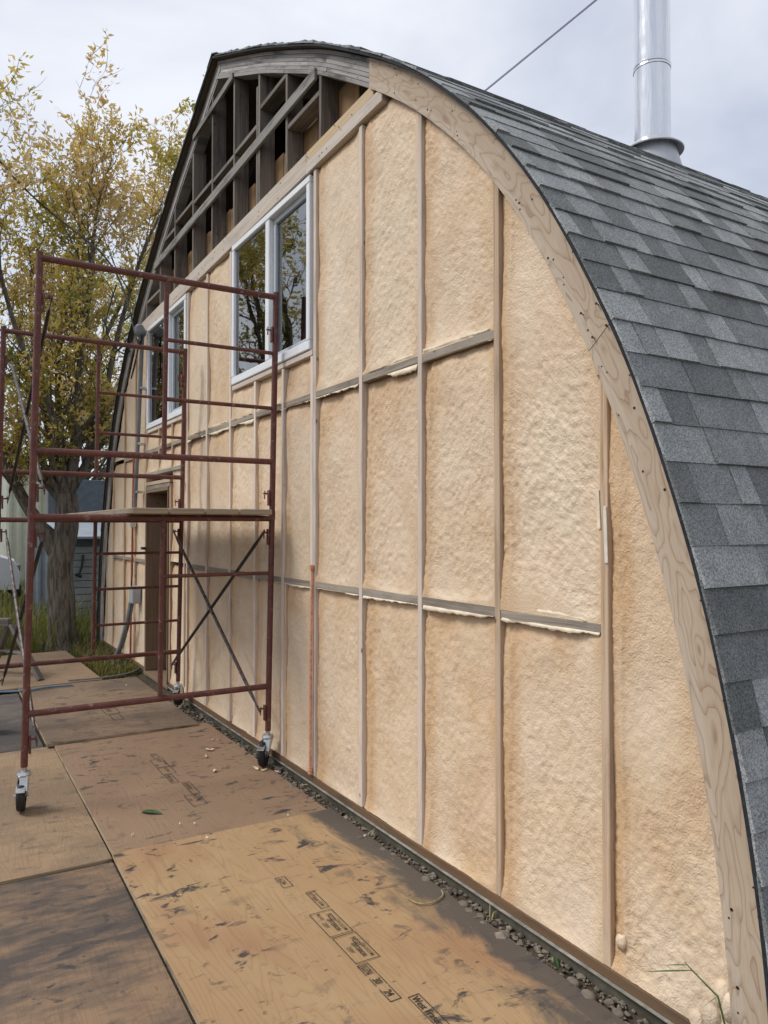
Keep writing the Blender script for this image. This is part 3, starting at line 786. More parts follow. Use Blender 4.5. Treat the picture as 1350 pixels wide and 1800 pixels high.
for sgn in (1, -1):
    lo = s_at_x(2.98) if sgn > 0 else s_at_z(3.9)+.01
    for i in range(nl):
        hi = STOT-.004
        cut = lo+(hi-lo)*rng.uniform(.25, .8)
        o0 = T_FA+i*lw+.0012; o1 = T_FA+(i+1)*lw-.0012
        yy = rng.uniform(-.004, .003)
        arch_strip('lamination', 'lam', sgn, lo, cut-.002, o0, o1, yy, .10, 30)
        arch_strip('lamination', 'lam', sgn, cut+.002, hi, o0, o1, yy+rng.uniform(-.003, .003), .10, 30)
# nail and screw heads in the fascia
def nailhead(p, d, L=.0, r=.0045):
    MB().tube([p, np.array(p)+np.array(d)*(L+.002)], r, 8).build('nail', MAT['nail'], barn)
for (px, py, L) in ((1052, 536, .016), (1025, 553, .016), (1068, 574, .012), (1045, 595, .016)):
    p = at_y(px, py, -.020)
    MB().tube([p, p+np.array([.004, -L, .002])], .0022, 6).lathe(p+np.array([.004, -L, .002]), [(0, -.0015), (.005, -.001), (.005, .001), (0, .0015)], 8, (0, -1, 0)).build('nail', MAT['nail'], barn)
for i in range(46):
    s = rng.uniform(.15, s_top+.3); o_ = rng.choice((T_FA+.03, T_FA+.1, T_SH-.02))+rng.uniform(-.012, .012)
    dx, z = prof(s, o_); nailhead((XC+dx, -.0195, z), (0, -1, 0), 0, rng.choice((.003, .004, .005)))
for i in range(34):
    x = rng.uniform(-8.6, -3.75); z = float(zb_head(x))+rng.uniform(.02, .15)
    nailhead((x, -.0135, z), (0, -1, 0), .001, .0035)

# ------------------------------------------------------------------ roof
def roof_sheet(sgn, off, y0, y1, name, mat, thick=.014):
    ss = np.linspace(0, STOT, 70); v = []; f = []
    for s in ss:
        for o_ in (off, off-thick):
            dx, z = prof(s, o_)
            for y in (y0, y1): v.append((XC+sgn*dx, y, z))
    for i in range(69):
        a = i*4; b = a+4
        f += [[a, b, b+1, a+1], [a+2, b+2, b+3, a+3], [a, b, b+2, a+2], [a+1, b+1, b+3, a+3]]
    return mobj(name, v, f, MAT[mat], barn)
YR = -.062                      # rake line of the shingles, in front of the fascia
for sgn in (1, -1):
    roof_sheet(sgn, -.013, -.045, DEPTH, 'roof_deck', 'deck')
    arch_strip('rake_edge', 'rake', sgn, 0.0, STOT-.003, T_SH+.001, -.0125, YR+.004, -.0455, 80)
EXPO = .1435
ncourse = int(STOT/EXPO)
ind = []; rest_v, rest_f, rest_t = {1: [], -1: []}, {1: [], -1: []}, {1: [], -1: []}
def tab_geo(sgn, s0, y0, y1, lift, over):
    vs = []
    for s, o0, o1 in ((s0, -.0128, lift), (min(STOT+.01, s0+EXPO+over), -.0128, -.0075)):
        dxa, za = prof(min(s, STOT), o0); dxb, zb2 = prof(min(s, STOT), o1)
        vs += [(XC+sgn*dxa, y0, za), (XC+sgn*dxa, y1, za), (XC+sgn*dxb, y1, zb2), (XC+sgn*dxb, y0, zb2)]
    f = [[0, 1, 2, 3], [3, 2, 6, 7], [0, 3, 7, 4], [1, 5, 6, 2], [4, 7, 6, 5]]
    if sgn < 0: f = [q[::-1] for q in f]
    return vs, f
for sgn in (1, -1):
    for c in range(ncourse):
        y = YR + rng.uniform(-.006, .002); first = True; last = .5
        s0 = c*EXPO + rng.uniform(-.003, .003)
        ymax = DEPTH
        while y < ymax:
            w = rng.choice((.11, .16, .2, .24, .28, .34)) * rng.uniform(.9, 1.1)
            if first: w *= rng.uniform(.5, 1.); first = False
            if y > 4.5: w *= 2.2
            if sgn < 0 and y > .5: w *= 4
            y1 = min(ymax, y+w)
            if ymax-y1 < .05: y1 = ymax
            tone = rng.choice((.05, .2, .45, .5, .55, .75, .95)) + rng.uniform(-.08, .08)
            if abs(tone-last) < .12: tone = (tone+.4) % 1.0
            last = tone; tone = min(1, max(0, tone))
            lift = rng.choice((-.002, .0015, .0055)) + rng.uniform(-.0006, .0006)
            vs, f = tab_geo(sgn, s0 + rng.uniform(-.0015, .0015), y+.0018, y1-.0018, lift, .03)
            ok = False
            if sgn > 0:
                cen = np.mean(np.array(vs)[[2, 3, 6, 7]], axis=0)
                px, py, dz = proj(np.array(vs)[[2, 3, 6, 7]])
                dxn = np.interp(s0, SL, _nm[:, 0]); dzn = np.interp(s0, SL, _nm[:, 1])
                fac = (CAM-cen) @ np.array([dxn, 0, dzn])
                if fac > -.02 and (dz > .3).all() and px.min() < 1352 and px.max() > 0 and py.max() > 0 and py.min() < 1802:
                    ar = abs(sum(px[i]*py[(i+1) % 4]-px[(i+1) % 4]*py[i] for i in (0, 1, 3, 2)))
                    ind.append((ar, vs, f, tone)); ok = True
            if not ok:
                n0 = len(rest_v[sgn]); rest_v[sgn] += vs; rest_f[sgn] += [[i+n0 for i in q] for q in f]; rest_t[sgn] += [tone]*len(f)
            y = y1
ind.sort(key=lambda t: -t[0])
for i, (ar, vs, f, tone) in enumerate(ind):
    if i < 296:
        mobj('shingle', vs, f, MAT['shingle'], barn, tone=[tone]*len(f))
    else:
        n0 = len(rest_v[1]); rest_v[1] += vs; rest_f[1] += [[j+n0 for j in q] for q in f]; rest_t[1] += [tone]*len(f)
for sgn in (1, -1):
    tag(mobj('shingle_courses', rest_v[sgn], rest_f[sgn], MAT['shingle'], barn, tone=rest_t[sgn]), kind='stuff')
# ridge caps
for i in range(int((DEPTH+.06)/.14)):
    y = YR+i*.14; m = MB(); v = []
    for yy, l in ((y, .010), (y+.20, .001)):
        for sgn, d in ((-1, .14), (0, 0), (1, .14)):
            dx, z = prof(STOT-d, .004+l); v.append((XC+sgn*dx, yy, z if sgn else z+.004))
            v.append((XC+sgn*dx, yy, z-.006))
    f = [[0, 2, 8, 6], [2, 4, 10, 8], [0, 1, 3, 2], [2, 3, 5, 4], [0, 6, 7, 1], [4, 5, 11, 10]]
    mobj('ridge_cap', v, f, MAT['shingle'], barn, tone=[rng.uniform(.1, .8)]*6)
# far end wall and right/left interior closure
v = []; ss = np.linspace(0, STOT, 40)
for s in ss:
    dx, z = prof(s, -.03); v.append((XC+dx, DEPTH-.05, z))
for s in ss[::-1][1:]:
    dx, z = prof(s, -.03); v.append((XC-dx, DEPTH-.05, z))
mobj('end_wall', v, [list(range(len(v)))], MAT['old'], barn)

# ------------------------------------------------------------------ flue
_cp = at_x(1147, 262, -3.78); cx, cy = float(_cp[0]), float(_cp[1])
fl = MB()
zr = float(_cp[2])-.115
fl.lathe((cx, cy, zr-.25), [(.24, .0), (.235, .10), (.165, .36), (.150, .40)], 36)
flue = fl.build('chimney', MAT['flue_grey'], barn, smooth=True)
MB().lathe((cx, cy, zr+.10), [(.137, .055), (.150, .05), (.225, -.012), (.222, -.02), (.142, .03)], 40).build('storm_collar', MAT['flue_grey'], flue, smooth=True)
zz = zr+.10
for i in range(3):
    L = .62 if i == 0 else .86
    MB().lathe((cx, cy, zz), [(.131, 0), (.131, .02), (.1307, .3*L), (.131, .7*L), (.131, L)], 48).build('pipe_section', MAT['steel'], flue, smooth=True)
    MB().lathe((cx, cy, zz+L-.022), [(.1313, 0), (.136, .004), (.136, .018), (.1335, .022), (.136, .026), (.136, .040), (.1313, .044)], 48).build('locking_band', MAT['steel'], flue, smooth=True)
    zz += L
MB().lathe((cx, cy, zz), [(.131, 0), (.16, .02), (.16, .10), (.20, .12), (.05, .22), (0, .23)], 40).build('flue_cap', MAT['steel'], flue, smooth=True)
MB().tube([(cx-.28, cy+.25, float(arch_z(cx-.28, 0))), (cx-.10, cy+.06, zr+.75)], .008, 6).build('stay_wire', MAT['wire_blue'], flue)

# ------------------------------------------------------------------ services on the end wall
a = at_y(250, 590, -.07); b = at_y(243, 760, -.07); c = at_y(237, 895, -.07)
mast = MB().tube([a, b, c], .024, 12).build('service_mast', MAT['pvc'], barn, smooth=True)
MB().lathe(a+np.array([0, 0, -.02]), [(.026, 0), (.05, .02), (.062, .07), (.05, .13), (.0, .16)], 14, (.0, -.35, 1)).build('weather_head', MAT['pvc'], mast, smooth=True)
for q in (.3, .62, .9):
    p = a+(c-a)*q
    MB().box(p[0]-.03, p[0]+.08, p[1]-.01, -.002, p[2]-.012, p[2]+.012, .002).build('pipe_clamp', MAT['galv'], mast)
p0 = at_y(235, 800, -.012); p1 = at_y(231, 1035, -.012); p2 = at_y(229, 1165, -.012)
MB().tube([p0, p1, p2], .012, 8).build('orange_cable', MAT['orange'], barn, smooth=True)
bx = at_y(237, 1045, -.05)
mb = MB().box(bx[0]-.07, bx[0]+.10, -.10, -.002, bx[2]-.10, bx[2]+.10, .008).build('junction_box', MAT['box'], barn)
MB().tube([bx+np.array([-.03, -.03, -.09]), bx+np.array([-.10, -.05, -.3]), bx+np.array([-.35, -.07, -.62]), bx+np.array([-.62, -.10, -.86])], .033, 10).build('flexible_conduit', MAT['pvc'], mb, smooth=True)
MB().tube([bx+np.array([.05, -.05, .1]), bx+np.array([.10, -.05, .25]), bx+np.array([.06, -.04, .36])], .006, 6).build('loose_wire', MAT['black'], mb)
MB().tube([bx+np.array([.05, -.05, -.1]), bx+np.array([.09, -.08, -.25]), bx+np.array([-.05, -.07, -.42])], .006, 6).build('loose_wire', MAT['black'], mb)
sb = at_y(232, 922, -.04)
MB().box(sb[0]-.05, sb[0]+.05, -.05, -.001, sb[2]-.03, sb[2]+.03, .004).build('cable_clip', MAT['galv'], barn)
# copper pipe beside the double stud
ct = at_y(548.5, 996, -.012); cb = at_y(545.5, 1356, -.016)
cp = MB().tube([ct, ct+(cb-ct)*.5+np.array([0, -.003, 0]), cb], .0085, 12).build('copper_pipe', MAT['copper'], barn, smooth=True)
MB().lathe(cb+np.array([0, 0, -.015]), [(.0, -.005), (.016, 0), (.016, .03), (.012, .033)], 12).build('pipe_fitting', MAT['copper'], cp, smooth=True)
MB().lathe(ct, [(.012, -.02), (.015, -.015), (.015, .01), (0, .014)], 12).build('pipe_fitting', MAT['copper'], cp, smooth=True)
MB().tube([ct+np.array([0, 0, -.01]), ct+np.array([-.02, 0, -.005]), ct+np.array([-.03, .01, -.02])], .006, 6).build('pipe_fitting', MAT['copper'], cp, smooth=True)
# sliver of tape and splintered offcut on the outer stud
for (px0, py0, px1, py1, m) in ((1063, 890, 1066, 990, 'scrap_w'), (1050, 860, 1053, 930, 'lip')):
    pa, pb = at_y(px0, py0, -.003), at_y(px1, py1, -.003)
    MB().beam(pa, pb, .004, .016, (0, 1, 0), .001).build('torn_tape', MAT[m], barn)
pa, pb = at_y(1040, 606, -.008), at_y(1052, 660, -.006)
MB().beam(pa, pb, .006, .022, (0, 1, 0), .002).build('wood_offcut', MAT['tan'], barn)

# ------------------------------------------------------------------ plywood sheets on the ground
PZ = -0.09                       # top of the sheets
def sheet(name, x0, x1, y0, y1, mat, label, z=PZ, rot=0.0, th=.022, group='plywood sheets laid over the ground'):
    cx_, cy_ = (x0+x1)/2, (y0+y1)/2
    o = empty(name, (cx_, cy_, z-th), label, 'plywood', group)
    nx, ny = 24, 12; vs = []; uv = []; fs = []
    L, Wd = x1-x0, y1-y0; c, s = math.cos(rot), math.sin(rot); sdv = rng.randint(0, 999)
    for j in range(ny+1):
        for i in range(nx+1):
            lx, ly = -L/2+L*i/nx, -Wd/2+Wd*j/ny
            zz = z + .004*float(vnoise(np.array([lx*1.1]), np.array([ly*1.4]), sdv)[0])
            vs.append((cx_+lx*c-ly*s, cy_+lx*s+ly*c, zz))
    for j in range(ny):
        for i in range(nx):
            a = j*(nx+1)+i; fs.append([a, a+1, a+nx+2, a+nx+1])
            for (ii, jj) in ((i, j), (i+1, j), (i+1, j+1), (i, j+1)): uv.append((L*ii/nx, Wd*jj/ny))
    mobj('face_veneer', vs, fs, MAT[mat], o, uv, smooth=True)
    # edge band
    ring = [j for j in range(nx+1)] + [(nx+1)*(j+1)-1 for j in range(1, ny+1)] + [ny*(nx+1)+i for i in range(nx-1, -1, -1)] + [(nx+1)*j for j in range(ny-1, 0, -1)]
    ev = []; ef = []; eu = []; n = len(ring)
    for r in ring:
        p = vs[r]; ev += [p, (p[0], p[1], p[2]-th)]
    d = 0
    for i in range(n):
        k = (i+1) % n; ef.append([2*i, 2*i+1, 2*k+1, 2*k]); l = math.dist(ev[2*i], ev[2*k])
        eu += [(d, 0), (d, th), (d+l, th), (d+l, 0)]; d += l
    mobj('ply_edge', ev, ef, MAT['ply_edge'], o, eu)
    o['sx'] = 0; del o['sx']
    return o
S1 = sheet('plywood_sheet', -4.075, -1.635, -1.318, -.066, 'ply_gold', 'golden plywood sheet with black printed stamps nearest the camera beside the wall', PZ, R_(-.9))
S2 = sheet('plywood_sheet', -6.40, -4.078, -1.285, -.065, 'ply_red', 'reddish plywood sheet under the scaffold wheel nearest the wall, with faint stamps', PZ-.003, R_(-.4))
S3 = sheet('plywood_sheet', -8.66, -6.33, -1.325, -.14, 'ply_brown', 'brown plywood sheet below the far end of the scaffold', PZ+.016, R_(-.3))
S4 = sheet('plywood_sheet', -11.0, -8.70, -1.75, -.50, 'ply_tan', 'worn plywood sheet in front of the big tree trunk', PZ+.012, R_(1.2))
L1 = sheet('plywood_sheet', -4.07, -1.63, -2.55, -1.322, 'ply_dark', 'blackened plywood sheet in the near left corner', PZ-.032, R_(-.9))
L2 = sheet('plywood_sheet', -6.40, -4.085, -2.55, -1.292, 'ply_tan', 'tan plywood sheet under the near left scaffold wheel', PZ-.022, R_(-.5))
L3 = sheet('plywood_sheet', -8.60, -6.42, -2.60, -1.34, 'ply_grey', 'dark grey plywood sheet at the left edge behind the scaffold wheel', PZ-.020, R_(-.4))
L4 = sheet('plywood_sheet', -11.0, -8.68, -3.05, -1.80, 'ply_brown', 'plywood sheet beneath the grey sawhorse legs', PZ-.006, R_(1.2))

# printed stamps on the sheets
def text_part(txt, x, y, size, parent, rot=0.0, z=PZ+.0035, sx=1.0, bold=False):
    cu = bpy.data.curves.new('stamp_print', 'FONT'); cu.body = txt; cu.size = size; cu.resolution_u = 2
    cu.offset = .0007 if bold else .0003
    to = bpy.data.objects.new('tmp', cu); COL.objects.link(to)
    dg = bpy.context.evaluated_depsgraph_get(); me_ = bpy.data.meshes.new_from_object(to.evaluated_get(dg))
    bpy.data.objects.remove(to); bpy.data.curves.remove(cu)
    me_.name = 'stamp_print'; M4 = Matrix.Translation((x, y, z)) @ Matrix.Rotation(rot, 4, 'Z') @ Matrix.Diagonal((sx, 1, 1, 1))
    me_.transform(Matrix.Translation(-Vector(root_loc(parent))) @ M4)
    me_.materials.clear(); me_.materials.append(MAT['ink'])
    o = bpy.data.objects.new('stamp_print', me_); COL.objects.link(o); o.parent = parent; return o
def stamp_box(x0, x1, y0, y1, parent, rot=0.0, t=.0045, z=PZ+.0032, gaps=()):
    m = MB(); c, s = math.cos(rot), math.sin(rot)
    def P(x, y): return (x0+(x-x0)*c-(y-y0)*s, y0+(x-x0)*s+(y-y0)*c, z)
    def seg(ax, ay, bx_, by): m.beam(P(ax, ay), P(bx_, by), t, .0006, (-s, c, 0) if ay == by else (c, s, 0), 0)
    if not gaps: seg(x0, y0, x1, y0); seg(x0, y1, x1, y1)
    else:
        for g0, g1 in gaps:
            seg(x0+(x1-x0)*g0, y0, x0+(x1-x0)*g1, y0); seg(x0+(x1-x0)*max(0, g0-.04), y1, x0+(x1-x0)*min(1, g1+.03), y1)
    seg(x0, y0, x0, y1); seg(x1, y0, x1, y1)
    return m.build('stamp_frame', MAT['ink'], parent)
RT = R_(-.9)
TK = .0032
stamp_box(-3.390, -3.282, -.693, -.646, S1, RT, TK, gaps=((.0, .45), (.6, 1.)))
text_part('6 24', -3.375, -.687, .036, S1, RT, sx=.9)
stamp_box(-3.187, -3.022, -.627, -.588, S1, RT, TK)
text_part('st Fraser W4', -3.180, -.620, .034, S1, RT, sx=.75)
for xo, mill in ((-2.997, True), (-2.779, False)):
    stamp_box(xo, xo+.205, -.699, -.594, S1, RT, TK)
    text_part('FCO', xo+.030, -.636, .034, S1, RT, sx=.9, bold=True); text_part('CSA O121-M', xo+.088, -.622, .022, S1, RT, sx=.8)
    text_part('EXTERIOR', xo+.072, -.652, .028, S1, RT, sx=.8, bold=True); text_part('DFP', xo+.090, -.684, .026, S1, RT, sx=.9)
    text_part('MILL 432', xo+.010, -.672, .020, S1, RT, sx=.7) if mill else None
stamp_box(-2.557, -2.307, -.706, -.662, S1, RT, TK, gaps=((0., .28), (.38, .58), (.68, 1.)))
text_part('JUN', -2.548, -.700, .042, S1, RT, sx=.8, bold=True); text_part('30', -2.455, -.701, .042, S1, RT, sx=.85, bold=True); text_part('24', -2.372, -.702, .042, S1, RT, sx=.85, bold=True)
stamp_box(-2.295, -2.02, -.644, -.600, S1, RT, TK)
text_part('West Fraser W4', -2.287, -.638, .042, S1, RT, sx=.8, bold=True)
z2 = PZ-.003+.0032
for (xa, xb, ya, yb) in ((-5.71, -5.60, -.706, -.667), (-5.57, -5.37, -.744, -.655), (-5.36, -5.20, -.744, -.655), (-5.19, -5.00, -.742, -.695), (-4.976, -4.731, -.683, -.636), (-4.724, -4.527, -.741, -.654)):
    stamp_box(xa, xb, ya, yb, S2, R_(-.4), .0034, z2)
for t, x, y, sz in (('24', -5.70, -.700, .034), ('FCO', -5.56, -.700, .036), ('DFP', -5.45, -.738, .026), ('CSA O121-M', -5.52, -.672, .022), ('FCO DFP', -5.35, -.705, .030), ('West Fraser', -5.18, -.735, .038), ('JUN 30 24', -4.965, -.676, .038), ('FCO EXT', -4.715, -.69, .034), ('DFP', -4.66, -.735, .026)):
    text_part(t, x, y, sz, S2, R_(-.4), z2, .8)
for (xa, xb, ya, yb) in ((-7.55, -7.32, -.76, -.68), (-7.28, -7.05, -.76, -.64), (-7.02, -6.80, -.74, -.66)):
    stamp_box(xa, xb, ya, yb, S3, R_(-.3), .005, PZ+.016+.0034)
text_part('DFP EXT', -7.27, -.73, .05, S3, R_(-.3), PZ+.016+.0034, .7)

# ------------------------------------------------------------------ rolling scaffold
def kz(z0): return .990-.026*max(0, z0)/3.26
def SP(which, y0, z0, dx=0.0):
    X0 = np.array([-5.07 if which == 'n' else -7.123, y0, z0]); k_ = kz(z0)
    p = CAM+(X0-CAM)*k_; p[0] += dx; return p
def yR(w, z0): return (-.042+.017*z0) if w == 'n' else (-.104+.017*z0)
def yL(w, z0): return (-1.62+.0195*z0) if w == 'n' else (-1.655+.0165*z0)
def yI(w, z0): return (-.81+.011*z0) if w == 'n' else (-.868+.011*z0)
scaf = empty('scaffold', (-6.0, -.85, PZ), 'rusty red rolling scaffold with casters standing against the foam wall', 'scaffold')
TR = .0205
def T(name, pts, r=TR, mat='paint', parent=scaf, n=12): return MB().tube(pts, r, n).build(name, MAT[mat], parent, smooth=True)
posts = {}
for w in ('n', 'f'):
    for side, fy in (('R', yR), ('L', yL)):
        posts[w+side+'l'] = T('post', [SP(w, fy(w, .14), .14), SP(w, fy(w, 1.672), 1.672)])
        posts[w+side+'u'] = T('post', [SP(w, fy(w, 1.676), 1.676), SP(w, fy(w, 3.29), 3.29)])
        p = SP(w, fy(w, 1.674), 1.674); T('coupling_pin', [p-np.array([0, 0, .03]), p+np.array([0, 0, .03])], TR*1.12)
    def rail_(z0, ya, yb, r=TR): return T('rail' if r == TR else 'rung', [SP(w, ya, z0), SP(w, yb, z0)], r)
    rail_(.455 if w == 'n' else .418, yL(w, .45), yR(w, .45)); rail_(1.652, yL(w, 1.65), yR(w, 1.65))
    rail_(2.06, yL(w, 2.05), yR(w, 2.05)); rail_(3.255, yL(w, 3.26), yR(w, 3.26))
    T('ladder_post', [SP(w, yI(w, .47), .455), SP(w, yI(w, 1.64), 1.652)], .0165)
    T('ladder_post', [SP(w, yI(w, 2.08), 2.06), SP(w, yI(w, 3.23), 3.255)], .0165)
    for z0 in ((1.262,) if w == 'n' else (1.351, 1.033, .712)): rail_(z0, yI(w, z0), yR(w, z0), .0125)
    for z0 in ((2.446, 2.845) if w == 'n' else (2.436, 2.800)): rail_(z0, yI(w, z0), yR(w, z0), .0135)
    # brace lugs with gravity pins, welded on the posts
    sx_ = -1 if w == 'n' else 1
    for side, fy in (('R', yR), ('L', yL)):
        for z0 in (.27, 1.52, 1.80, 2.98):
            p = SP(w, fy(w, z0), z0); key = w+side+('l' if z0 < 1.67 else 'u')
            inn = -.028 if side == 'R' else .028
            m = MB().beam(p+np.array([0, inn, -.055]), p+np.array([0, inn, .055]), .012, .030, (0, 1, 0), .003)
            m.tube([p+np.array([0, inn, .03]), p+np.array([0, inn*2.4, .03])], .006, 6)
            m.tube([p+np.array([0, inn*2.0, .03]), p+np.array([.012, inn*2.2, .045]), p+np.array([.02, inn*2.3, .02]), p+np.array([.015, inn*2.3, -.01])], .0045, 6)
            m.build('brace_lug', MAT['paint'], posts[key], smooth=True)
    # casters
    for side, fy in (('R', yR), ('L', yL)):
        p = SP(w, fy(w, .14), .14); gxy = SP(w, (-.073 if side == 'R' else -1.631) if w == 'n' else (-.095 if side == 'R' else -1.66), -.1)
        b0 = np.array([gxy[0], gxy[1], PZ + (.022 if w == 'f' else -.0) - (.015 if side == 'L' else 0.)])
        wr = .092; c0 = b0+np.array([.0, 0, wr]); yaw = .62 if side == 'R' else .16
        ax = np.array([math.sin(yaw), math.cos(yaw), 0]); fwd = np.array([math.cos(yaw), -math.sin(yaw), 0])
        top = np.array([p[0], p[1], p[2]])
        cs = MB().tube([top+np.array([0, 0, .05]), top-np.array([0, 0, .035])], .0155, 10)
        cs.lathe(top-np.array([0, 0, .055]), [(.0, .03), (.036, .028), (.042, .012), (.036, 0.), (0, -.002)], 18)
        fork = cs.build('caster', MAT['galv'], scaf, smooth=True)
        fm = MB()
        for s_ in (-1, 1):
            a_ = top+ax*s_*.030-np.array([0, 0, .05]); b_ = c0+ax*s_*.030+np.array([0, 0, -.02])
            fm.beam(a_, b_, .004, .072, ax, .001)
        fm.beam(top+fwd*.012-ax*.033-np.array([0, 0, .052]), top+fwd*.012+ax*.033-np.array([0, 0, .052]), .05, .006, fwd, .001)
        fm.beam(top+fwd*.03-np.array([0, 0, .04]), top+fwd*.055-np.array([0, 0, .13]), .045, .006, ax, .001)
        fm.tube([c0-ax*.042, c0+ax*.042], .008, 8)
        fm.build('fork', MAT['galv'], fork, smooth=False)
        MB().lathe(c0, [(.055, -.024), (wr-.010, -.024), (wr-.002, -.017), (wr, -.006), (wr, .006), (wr-.002, .017), (wr-.010, .024), (.055, .024)], 28, ax).build('tyre', MAT['rubber'], fork, smooth=True)
        MB().lathe(c0, [(0, -.019), (.02, -.021), (.022, -.014), (.056, -.012), (.056, .012), (.022, .014), (.02, .021), (0, .019)], 22, ax).build('rim', MAT['galv'], fork, smooth=True)
        m = MB().beam(c0+fwd*.03+np.array([0, 0, wr-.02]), c0+fwd*.10+np.array([0, 0, .045]), .05, .008, ax, .002)
        m.build('brake_pedal', MAT['galv'], fork)
# cross braces, flattened tube ends bolted to the lugs
def brace(w0, side0, z0, w1_, side1, z1, mat, push=0.0, r=.0125):
    f0 = yR if side0 == 'R' else yL; f1 = yR if side1 == 'R' else yL; inn = -.060-push if side0 == 'R' else .060+push
    a = SP(w0, f0(w0, z0), z0)+np.array([0, inn, .03]); b = SP(w1_, f1(w1_, z1), z1)+np.array([0, inn, .03])
    d = (b-a)/np.linalg.norm(b-a); m = MB().tube([a+d*.10, a+d*.16, b-d*.16, b-d*.10], [r*.7, r, r, r*.7], 8)
    m.beam(a-d*.025, a+d*.12, .005, .026, (0, 1, 0), .001); m.beam(b-d*.12, b+d*.025, .005, .026, (0, 1, 0), .001)
    return m.build('cross_brace', MAT[mat], scaf, smooth=True)
brace('f', 'R', 1.52, 'n', 'R', .27, 'brace_worn', .012, .0135); brace('n', 'R', 1.52, 'f', 'R', .27, 'brace')
brace('n', 'L', 1.52, 'f', 'L', .27, 'brace', .012); brace('f', 'L', 1.52, 'n', 'L', .27, 'brace_worn')
brace('n', 'L', 2.98, 'f', 'L', 1.80, 'brace', .012); brace('f', 'L', 2.98, 'n', 'L', 1.80, 'brace_worn')

# planks on the scaffold
rz = float(SP('n', -.8, 1.652)[2]); rz2 = float(SP('f', -.8, 1.652)[2])
pz0 = max(rz, rz2)+TR+.001
names = ('weathered plank on the scaffold, farthest from the wall', 'weathered plank on the scaffold, second from the wall side but one',
         'weathered plank on the scaffold, second from the wall', 'weathered plank on the scaffold, closest to the wall')
names = ('outermost weathered scaffold plank, over the middle ladder post', 'weathered scaffold plank just inside the outermost one',
         'weathered scaffold plank beside the one nearest the wall', 'weathered scaffold plank nearest the foam wall')
for (ya, yb), lb in zip(((-1.052, -.826), (-.816, -.590), (-.578, -.352), (-.340, -.112)), names):
    xe = -4.815+rng.uniform(-.012, .012)
    o = MB().beam((xe, (ya+yb)/2, pz0+.0195+rng.uniform(0, .002)), (-7.36+rng.uniform(-.06, .06), (ya+yb)/2-.02, pz0+.0195), yb-ya-.004, .038, (0, 1, 0), .005).build('scaffold_plank', MAT['plank'], None, at_base=True)
    tag(o, lb, 'plank', 'planks lying across the scaffold')

# ------------------------------------------------------------------ grey sawhorse
sh = empty('sawhorse', (-9.75, -1.75, PZ), 'grey wooden sawhorse with splayed legs behind the scaffold', 'sawhorse')
ta, tb = np.array([-9.47, -1.33, .52]), np.array([-10.1, -2.35, .52])
MB().beam(ta, tb, .09, .09, (0, 0, 1), .006).build('top_beam', MAT['grey_saw'], sh)
lz = PZ+.014
fa = at_z(72, 1196, lz)
for t_, base in ((ta, fa), (ta, fa+np.array([-.86, -.42, 0])), (tb, fa+np.array([-.6, -1.15, 0])), (tb, fa+np.array([-1.35, -1.5, 0]))):
    d_ = base-t_; MB().beam(t_+d_*.05, base, .038, .085, (1, .9, 0), .004).build('leg', MAT['grey_saw'], sh)
q0 = ta+(fa-ta)*.55; q1 = ta+(fa+np.array([-.86, -.42, 0])-ta)*.55
MB().beam(q0, q1, .02, .09, (0, 0, 1), .003).build('stretcher', MAT['grey_saw'], sh)
MB().beam(ta+np.array([.30, -.32, .03]), tb+np.array([.35, -.5, .05]), .14, .036, (1, -.6, 0), .003).build('top_board', MAT['grey_saw'], sh)

# ------------------------------------------------------------------ cables
def cable(name, pts, r, mat, label, cat, n=8, sub=8):
    P_ = [np.array(p, float) for p in pts]; out = []
    for i in range(len(P_)-1):
        a_, b_, c_, d_ = P_[max(0, i-1)], P_[i], P_[i+1], P_[min(len(P_)-1, i+2)]
        for t_ in np.linspace(0, 1, sub, endpoint=False):
            out.append(.5*((2*b_)+(-a_+c_)*t_+(2*a_-5*b_+4*c_-d_)*t_**2+(-a_+3*b_-3*c_+d_)*t_**3))
    out.append(P_[-1]); m = MB().tube(out, r, n)
    o = m.build(name, MAT[mat], None, smooth=True, at_base=True); tag(o, label, cat); return o
zf = PZ+.030
cable('hose', [at_z(-60, 1222, zf), at_z(-10, 1217, zf), at_z(45, 1214, zf), at_z(85, 1208, zf), at_z(128, 1204, zf)], .010, 'blue', 'blue grey hose lying at the left edge across the plywood', 'hose')
cable('power_cord', [at_z(120, 1196, zf), at_z(170, 1192, zf), at_z(215, 1186, zf), at_z(240, 1178, zf), at_z(258, 1166, zf+.02), at_z(275, 1163, zf+.05)], .010, 'pvc', 'grey cord running along the plywood joint to the door', 'cord')
q1 = at_x(848, 163, -6.6); q2 = at_x(1047, 0, -5.2); e_ = q2+(q2-q1)*1.6; s_ = q1-(q2-q1)*1.0
cable('overhead_wire', [s_, q1, (q1+q2)/2, q2, e_], .0125, 'wire_blue', 'pale blue wire crossing the sky above the roof', 'wire', sub=6)
sd_a = at_x(-40, 235, -10.5); sd_b = at_x(95, 378, -10.2); sd_c = at_x(180, 447, -9.6); sd_d = a
p_t = at_y(250, 588, -.09)
cable('service_cable', [sd_a, at_x(30, 318, -10.35), sd_b, sd_c, at_x(218, 512, -9.3), p_t+np.array([-.12, -.02, -.08]), p_t], .011, 'black', 'black service cable dropping through the tree to the wall mast', 'cable')
lp = at_x(195, 560, -9.6)
